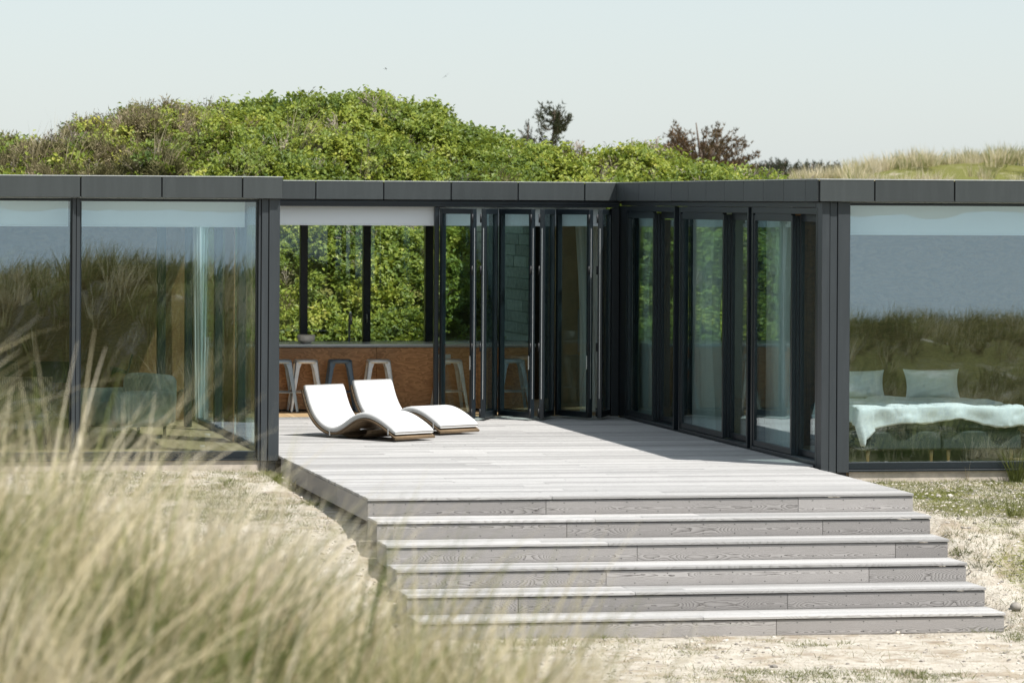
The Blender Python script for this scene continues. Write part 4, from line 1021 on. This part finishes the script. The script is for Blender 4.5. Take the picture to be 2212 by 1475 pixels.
heathc = [twig(46, .26) for _ in range(4)] + [sprig(40, .2, .045) for _ in range(2)]
_bn = 1500
BUSH = np.stack([RNG.uniform(-14.5, 17.5, _bn), RNG.uniform(14.2, 27.5, _bn), RNG.uniform(.38, .95, _bn), RNG.normal(0, 1, _bn)], 1)
def bush(X, Y):
    """height of the rounded bushes above the hill, and which bush it is"""
    X = np.atleast_1d(np.asarray(X, float)); Y = np.atleast_1d(np.asarray(Y, float)); H_ = np.zeros(len(X)); I_ = np.zeros(len(X), int)
    for a in range(0, len(X), 4000):
        d2 = (X[a:a + 4000, None] - BUSH[None, :, 0]) ** 2 + (Y[a:a + 4000, None] - BUSH[None, :, 1]) ** 2
        h = BUSH[None, :, 2] * np.sqrt(np.clip(1 - d2 / BUSH[None, :, 2] ** 2, 0, 1)) * .62
        I_[a:a + 4000] = h.argmax(1); H_[a:a + 4000] = h.max(1)
    return H_, I_
def lumps(X, Y):
    h = bush(X, Y)[0]; return .0 + h * 1.45 + .30 * vnoise(np.atleast_1d(X) * 1.3, np.atleast_1d(Y) * 1.3, 32) + .1 * vnoise(np.atleast_1d(X) * 4, np.atleast_1d(Y) * 4, 33)
def heathmask(X, Y):
    """dry scrub takes over on the west of the hill"""
    xx = X - (Y - YC) * .20
    return np.clip(sstep(3.2, 1.2, xx + 1.4 * fbm(X * .6, Y * .6, 3, 41)) * .85 * sstep(16.5, 19.5, Y) + .35 * sstep(.25, .5, fbm(X * .5, Y * .5, 3, 44)), 0, 1)
def hillpts(n, keep, depth):
    X = RNG.uniform(-14, 17, n); Y = 14.3 + (27 - 14.3) * RNG.random(n) ** .9; k = (keep(X, Y) > RNG.random(n)) & (hill(X, Y) > .03 * (Y - 14)); X, Y = X[k], Y[k]
    Z = ground_h(X, Y) + lumps(X, Y) - depth * RNG.random(len(X)) ** 1.5 - .15
    return X, Y, Z
def tone_of(X, Y): return BUSH[bush(X, Y)[1], 3] * .14
X, Y, Z = hillpts(28000, lambda X, Y: 1 - .92 * heathmask(X, Y), .32)
rot = np.stack([R(28) + RNG.normal(0, .35, len(X)), RNG.normal(0, .35, len(X)), RNG.uniform(-3.14, 3.14, len(X)) * 0 + RNG.normal(0, 1.2, len(X))], 1)
scatter('rose_thicket', roses, np.stack([X, Y, Z], 1), rot, RNG.uniform(.75, 1.35, len(X)), M['rose'], 'bright green wild rose thicket covering the hill behind the house', None, tone_of(X, Y))
X, Y, Z = hillpts(26000, lambda X, Y: heathmask(X, Y), .25)
rot = np.stack([R(25) + RNG.normal(0, .4, len(X)), RNG.normal(0, .4, len(X)), RNG.normal(0, 1.5, len(X))], 1)
scatter('dry_scrub', heathc, np.stack([X, Y, Z - .06], 1), rot, RNG.uniform(.7, 1.25, len(X)), M['heath'], 'brownish dry scrub on the hill behind the left wing of the house'.replace('left wing', 'living room'), None, tone_of(X, Y))
X, Y, Z = hillpts(2600, lambda X, Y: .25 + .6 * sstep(.1, .4, fbm(X * .8, Y * .8, 3, 48)), .2)
scatter('dead_twigs', [twig(16, .3) for _ in range(3)], np.stack([X, Y, Z + .02], 1), np.stack([RNG.normal(.3, .4, len(X)), RNG.normal(0, .4, len(X)), RNG.normal(0, 1.5, len(X))], 1), RNG.uniform(.7, 1.3, len(X)), M['twig'], 'bare grey twigs showing between the leaves of the rose thicket')
# dry grass tussocks standing in the thicket
def tussock_px(px, py):
    """where the sight line through a pixel meets the hill"""
    r = ray(px, py)
    for Y in np.arange(14, 27, .1):
        p = CAM + r * (Y - CAM[1]) / r[1]
        if p[2] < float(ground_h(p[0], p[1])) + float(lumps(p[0], p[1])[0]): return p
    return CAM + r * (25 - CAM[1]) / r[1]
tus = [blades(34, .3, .75, .16, (.45, .0), .007, .45, 5, .6, 1.0) for _ in range(3)]
spots = [(40, 330), (60, 318), (85, 330), (120, 315), (130, 290), (60, 345), (150, 330), (385, 245), (400, 235), (415, 240), (430, 245), (440, 238), (445, 252), (625, 280), (640, 270), (650, 262), (660, 285), (500, 345), (520, 360), (770, 340), (785, 350), (260, 300), (350, 320), (230, 260)]
P = np.array([tussock_px(x + random.uniform(-4, 4), y + 14) for x, y in spots[::2]])
P[:, 2] -= .15
scatter('dry_grass_tussocks', tus, P, np.stack([RNG.normal(0, .1, len(P)), RNG.normal(0, .1, len(P)), RNG.normal(0, .6, len(P))], 1), RNG.uniform(.7, 1.25, len(P)), M['straw'], 'pale dry grass standing among the green rose thicket')
# far dunes
X, Y = dens(9000, (16, 62, 72, 100), lambda X, Y: np.clip(.15 + 2.6 * fbm(X * .75, Y * .4, 3, 51), .02, 1) * sstep(26, 30, X))
scatter('far_dune_grass', [blades(50, .3, .62, .30, (.2, 0), .022, .5, 4, .5, .95) for _ in range(4)], np.stack([X, Y, ground_h(X, Y)], 1), np.stack([X * 0, X * 0, RNG.normal(0, .6, len(X))], 1), RNG.uniform(.7, 1.4, len(X)), M['marram'], 'sunlit marram grass on the far dunes behind the bedroom wing')
# pebbles, moss and short grass round the steps
def pebble():
    bm = bmesh.new(); bmesh.ops.create_icosphere(bm, subdivisions=1, radius=1)
    for v in bm.verts: v.co *= random.uniform(.8, 1.15); v.co.z *= .6
    bm.verts.index_update(); r_ = ([v.co[:] for v in bm.verts], [[v.index for v in f.verts] for f in bm.faces], [random.random()] * len(bm.verts)); bm.free(); return r_
def offdeck(X, Y):
    on = ((X > -.02) & (X < 5.5) & (Y > -9.2)) | ((Y > .05) & (X < 0)) | ((Y > YR_ + .08) & (X > 0)); return (~on).astype(float)
X, Y = dens(20000, (-4, 9, -14, .2), lambda X, Y: offdeck(X, Y) * np.clip(.25 + .9 * sstep(5.2, 6.0, X) * sstep(-9, -6, Y) + .6 * fbm(X * .8, Y * .8, 3, 61), .02, 1))
scatter('pebbles', [pebble() for _ in range(5)], np.stack([X, Y, ground_h(X, Y) + .002], 1), RNG.uniform(-3, 3, (len(X), 3)) * [.1, .1, 1], RNG.uniform(.006, .022, len(X)) * (1 + (RNG.random(len(X)) > .97)), M['stone'], 'small pale pebbles strewn over the sand round the steps')
shortg = [blades(26, .03, .085, .05, (.1, 0), .0045, .9, 3, .4, .6) for _ in range(4)]
X, Y = dens(34000, (-5, 9.5, -14, .2), lambda X, Y: offdeck(X, Y) * np.clip(sstep(.05, .45, fbm(X * .9, Y * .9, 4, 71) + .52 * sstep(5.4, 6.1, X) * sstep(-9.9, -8.4, Y) + .30 * sstep(0, -1, X)), .012, 1))
scatter('short_grass', shortg, np.stack([X, Y, ground_h(X, Y)], 1), np.stack([X * 0, X * 0, RNG.uniform(-3, 3, len(X))], 1), RNG.uniform(.7, 1.5, len(X)), M['greengrass'], 'short olive grass and moss growing through the sand round the steps')
litter = [blades(14, .04, .12, .08, (0, 0), .004, 2.6, 3, 1.6, 1.0) for _ in range(3)]
X, Y = dens(12000, (-5, 9.5, -14, .2), lambda X, Y: offdeck(X, Y) * np.clip(.3 + 1.2 * fbm(X * 1.3, Y * 1.3, 3, 81), .02, 1))
scatter('dry_litter', litter, np.stack([X, Y, ground_h(X, Y) + .005], 1), np.stack([X * 0, X * 0, RNG.uniform(-3, 3, len(X))], 1), RNG.uniform(.6, 1.4, len(X)), M['heath'], 'brown dry plant litter lying on the pale sand')

# --- single grass tufts beside the house and the steps
def tuft(x, y, n, h0, h1, sp, label, mat='greengrass', lean=.5, wind=(.05, 0)):
    v, f, a = blades(n, h0, h1, sp, wind, .006, lean, 6, .8, .5)
    m = MB(); m.add(v, f, True); me = m.mesh('grass_tuft'); at = me.attributes.new('vary', 'FLOAT', 'POINT'); at.data.foreach_set('value', np.array(a, np.float32))
    o = link('grass_tuft', me, M[mat], None, (x, y, float(ground_h(x, y)))); return tag(o, label, 'grass', 'grass tufts round the house')
def gp(px, py, z): p = atZ(px, py, z); return p[0], p[1]
tuft(*gp(2196, 1042, -.18), 130, .25, .55, .07, 'large green grass tuft against the bedroom window', lean=.55)
tuft(*gp(575, 1010, -.17), 60, .06, .16, .10, 'low green tuft at the foot of the corner pillar by the living room', lean=.6)
tuft(*gp(515, 1015, -.17), 40, .05, .13, .12, 'low tuft against the concrete plinth of the living room', lean=.6)
tuft(*gp(2190, 1240, -.8), 80, .12, .32, .08, 'bristly green tuft beside the lower steps', lean=.7)
tuft(*gp(2110, 1350, -1.02), 50, .05, .16, .10, 'dark wiry tuft at the end of the lowest step', 'heath', .9)
tuft(*gp(2090, 1045, -.2), 26, .12, .30, .05, 'thin straw tuft before the bedroom plinth', 'straw', .35)
tuft(*gp(1990, 1040, -.2), 22, .1, .26, .05, 'sparse straw blades at the bedroom plinth near the deck', 'straw', .35)
tuft(*gp(2120, 1225, -.6), 70, .06, .16, .12, 'round green cushion of grass beside the middle steps', lean=.8)
sp_ = gp(2193, 1338, -1.0)
m = MB(); bm = bmesh.new(); bmesh.ops.create_icosphere(bm, subdivisions=3, radius=.055)
for v in bm.verts: v.co *= 1 + .12 * math.sin(v.co.x * 40 + 1) * math.cos(v.co.y * 31); v.co.z *= .75
bm.verts.index_update(); m.add([v.co[:] for v in bm.verts], [[v.index for v in f.verts] for f in bm.faces], True); bm.free()
tag(m.build('stone', M['stone'], None, (sp_[0], sp_[1], float(ground_h(*sp_)) + .03)), 'fist sized pale stone beside the lowest step', 'stone')

# ------------------------------------------------------------------ trees behind the hill
def tree(loc, h, rx, rz, mat, label, kind, seed, name='pine_tree', group=None):
    """trunk, limbs and a crown whose tips fill a cone (fir) or a dome (broad); rx, rz = half width and depth of the crown"""
    rs = random.Random(seed); t = tag(empty(name, loc), label, 'tree', group); tr = MB(); lim = MB(); V, F, A = [], [], []
    def tp(s): return np.array([.10 * rx * math.sin(s * 5 + seed), .06 * rx * math.sin(s * 4), h * s])
    tr.tube([tp(s) for s in np.linspace(0, .98, 10)], [.030 * h * (1 - .95 * s) + .006 for s in np.linspace(0, .98, 10)], 8)
    nb = 46 if kind == 'fir' else 95
    for b in range(nb):
        az = rs.uniform(0, 6.28); u = rs.random()
        if kind == 'fir':
            zt_ = h - rz * u; r = rx * (.10 + .95 * u ** .8) * rs.uniform(.55, 1.15); tip = np.array([math.cos(az) * r, math.sin(az) * r, zt_ + .05 * rz]); p0 = tp(min(.985, max(.2, (zt_ - .45 * r) / h)))
        else:
            el = math.asin(rs.uniform(-.25, 1)); k = rs.uniform(.72, 1.05); tip = np.array([math.cos(az) * math.cos(el) * rx * k, math.sin(az) * math.cos(el) * rx * k, h - rz + rz * math.sin(el) * k]); p0 = tp(max(.15, (h - rz * rs.uniform(1.0, 1.6)) / h))
        pts = [p0 + (tip - p0) * k / 4 + np.array([0, 0, -.10 * rz * math.sin(math.pi * k / 4) if kind == 'fir' else .05 * rz * math.sin(math.pi * k / 4)]) for k in range(5)]
        lim.tube(pts, [.035 * rx * .6, .028 * rx * .6, .02 * rx * .6, .013 * rx * .6, .006 * rx], 5, False)
        d = (tip - p0); d /= np.linalg.norm(d); bv = rs.random(); sz = rx * .068 if kind == 'fir' else rx * .06
        for q in range(30 if kind == 'fir' else 26):
            k = rs.uniform(.25, 1.03) if kind == 'fir' else rs.uniform(.5, 1.04); i0 = min(3, int(k * 4)); c = pts[i0] + (pts[i0 + 1] - pts[i0]) * (k * 4 - i0) + np.array([rs.gauss(0, 1), rs.gauss(0, 1), rs.gauss(0, .7)]) * sz * .55
            for w_ in range(5):
                e = d * .5 + np.array([rs.gauss(0, .6), rs.gauss(0, .6), rs.gauss(.25, .5)]); e /= np.linalg.norm(e); sd = np.cross(e, [rs.random(), rs.random(), rs.random()]); sd /= np.linalg.norm(sd) + 1e-6; l = rs.uniform(.6, 1.4) * sz; o = len(V)
                V += [c - sd * l * .14, c + sd * l * .14, c + e * l]; F += [(o, o + 1, o + 2)]; A += [.5 * bv + .5 * rs.random()] * 3
    tr.build('trunk', M['bark'], t); lim.build('limbs', M['bark'], t)
    m = MB(); m.add(V, F, False); me = m.mesh('crown'); at = me.attributes.new('vary', 'FLOAT', 'POINT'); at.data.foreach_set('value', np.array(A, np.float32)); link('crown', me, M[mat], t)
    return t
YT = 82.0
def plant_tree(px, ptop, *a, **k):
    Y = k.pop('Y', YT); p = atY(px, ptop, Y); g = float(ground_h(p[0], Y)); return tree((p[0], Y, g - .1), p[2] - g + .1, *a, **k)
plant_tree(1186, 230, 1.75, 2.3, 'needle', 'dark ragged pine rising behind the green hill', 'fir', 3)
plant_tree(1140, 262, .40, 1.2, 'needle', 'small slender pine beside the dark ragged pine', 'fir', 8)
plant_tree(1508, 258, 1.95, 1.45, 'needle_brown', 'broad rusty brown conifer rising behind the hill', 'broad', 5, name='brown_conifer')
for i, (px, pt, spd, yy, lab) in enumerate(((1655, 350, 1.6, 110, 'low dark pine at the foot of the rusty conifer'), (1690, 346, 1.6, 114, 'low dark pine between the rusty conifer and the far dunes'), (1745, 349, 1.8, 118, 'low wide pine at the start of the far dunes'), (1800, 352, 1.5, 118, 'low pine half hidden by the far dune grass'),
                                      (2165, 338, 1.3, 125, 'low dark pine behind the far dune crest'), (2205, 345, 1.6, 125, 'low dark pine at the end of the far dune crest'))):
    plant_tree(px, pt, spd, .9, 'needle', lab, 'broad', 20 + i, Y=yy, group='low pines on the horizon')

# ------------------------------------------------------------------ birds
def bird(px, py, Y, span, bank, yaw, label):
    p = atY(px, py, Y); t = tag(empty('bird', p, yaw), label, 'bird', 'dark birds in the sky'); t.rotation_euler = (0, bank, yaw); s = span
    m = MB(); pts = [(0, -.30 * s, 0), (0, -.22 * s, .01 * s), (0, -.05 * s, 0), (0, .12 * s, 0), (0, .25 * s, 0)]; m.tube(pts, [.008 * s, .04 * s, .06 * s, .04 * s, .008 * s], 10); m.build('body', M['bird'], t)
    for sg in (-1, 1):
        w = MB(); V = []
        for (x, yc, ch, z) in ((.03, -.04, .17, .01), (.2, -.08, .16, .05), (.36, -.03, .11, .05), (.5, .07, .02, .02)):
            V += [(sg * x * s, (yc - ch / 2) * s, z * s), (sg * x * s, (yc + ch / 2) * s, z * s), (sg * x * s, (yc + ch / 2) * s, (z + .012) * s), (sg * x * s, (yc - ch / 2) * s, (z + .018) * s)]
        F = [(i * 4 + k, i * 4 + (k + 1) % 4, (i + 1) * 4 + (k + 1) % 4, (i + 1) * 4 + k) for i in range(3) for k in range(4)] + [(0, 1, 2, 3), (12, 13, 14, 15)]
        w.add(V, F); w.build('wing', M['bird'], t)
    m = MB(); m.add([(-.03 * s, .22 * s, 0), (.03 * s, .22 * s, 0), (.07 * s, .38 * s, 0), (-.07 * s, .38 * s, 0), (-.03 * s, .22 * s, .01 * s), (.03 * s, .22 * s, .01 * s), (.07 * s, .38 * s, .01 * s), (-.07 * s, .38 * s, .01 * s)], [(0, 3, 2, 1), (4, 5, 6, 7), (0, 1, 5, 4), (1, 2, 6, 5), (2, 3, 7, 6), (3, 0, 4, 7)]); m.build('tail', M['bird'], t)
bird(963, 165, 60, .22, R(-38), R(-8), 'dark bird gliding with spread wings above the green hill')
bird(833, 149, 60, .13, R(25), R(70), 'tiny dark bird flying high above the top of the hill')
bird(929, 215, 60, .13, R(25), R(65), 'tiny dark bird flying low over the shoulder of the hill')
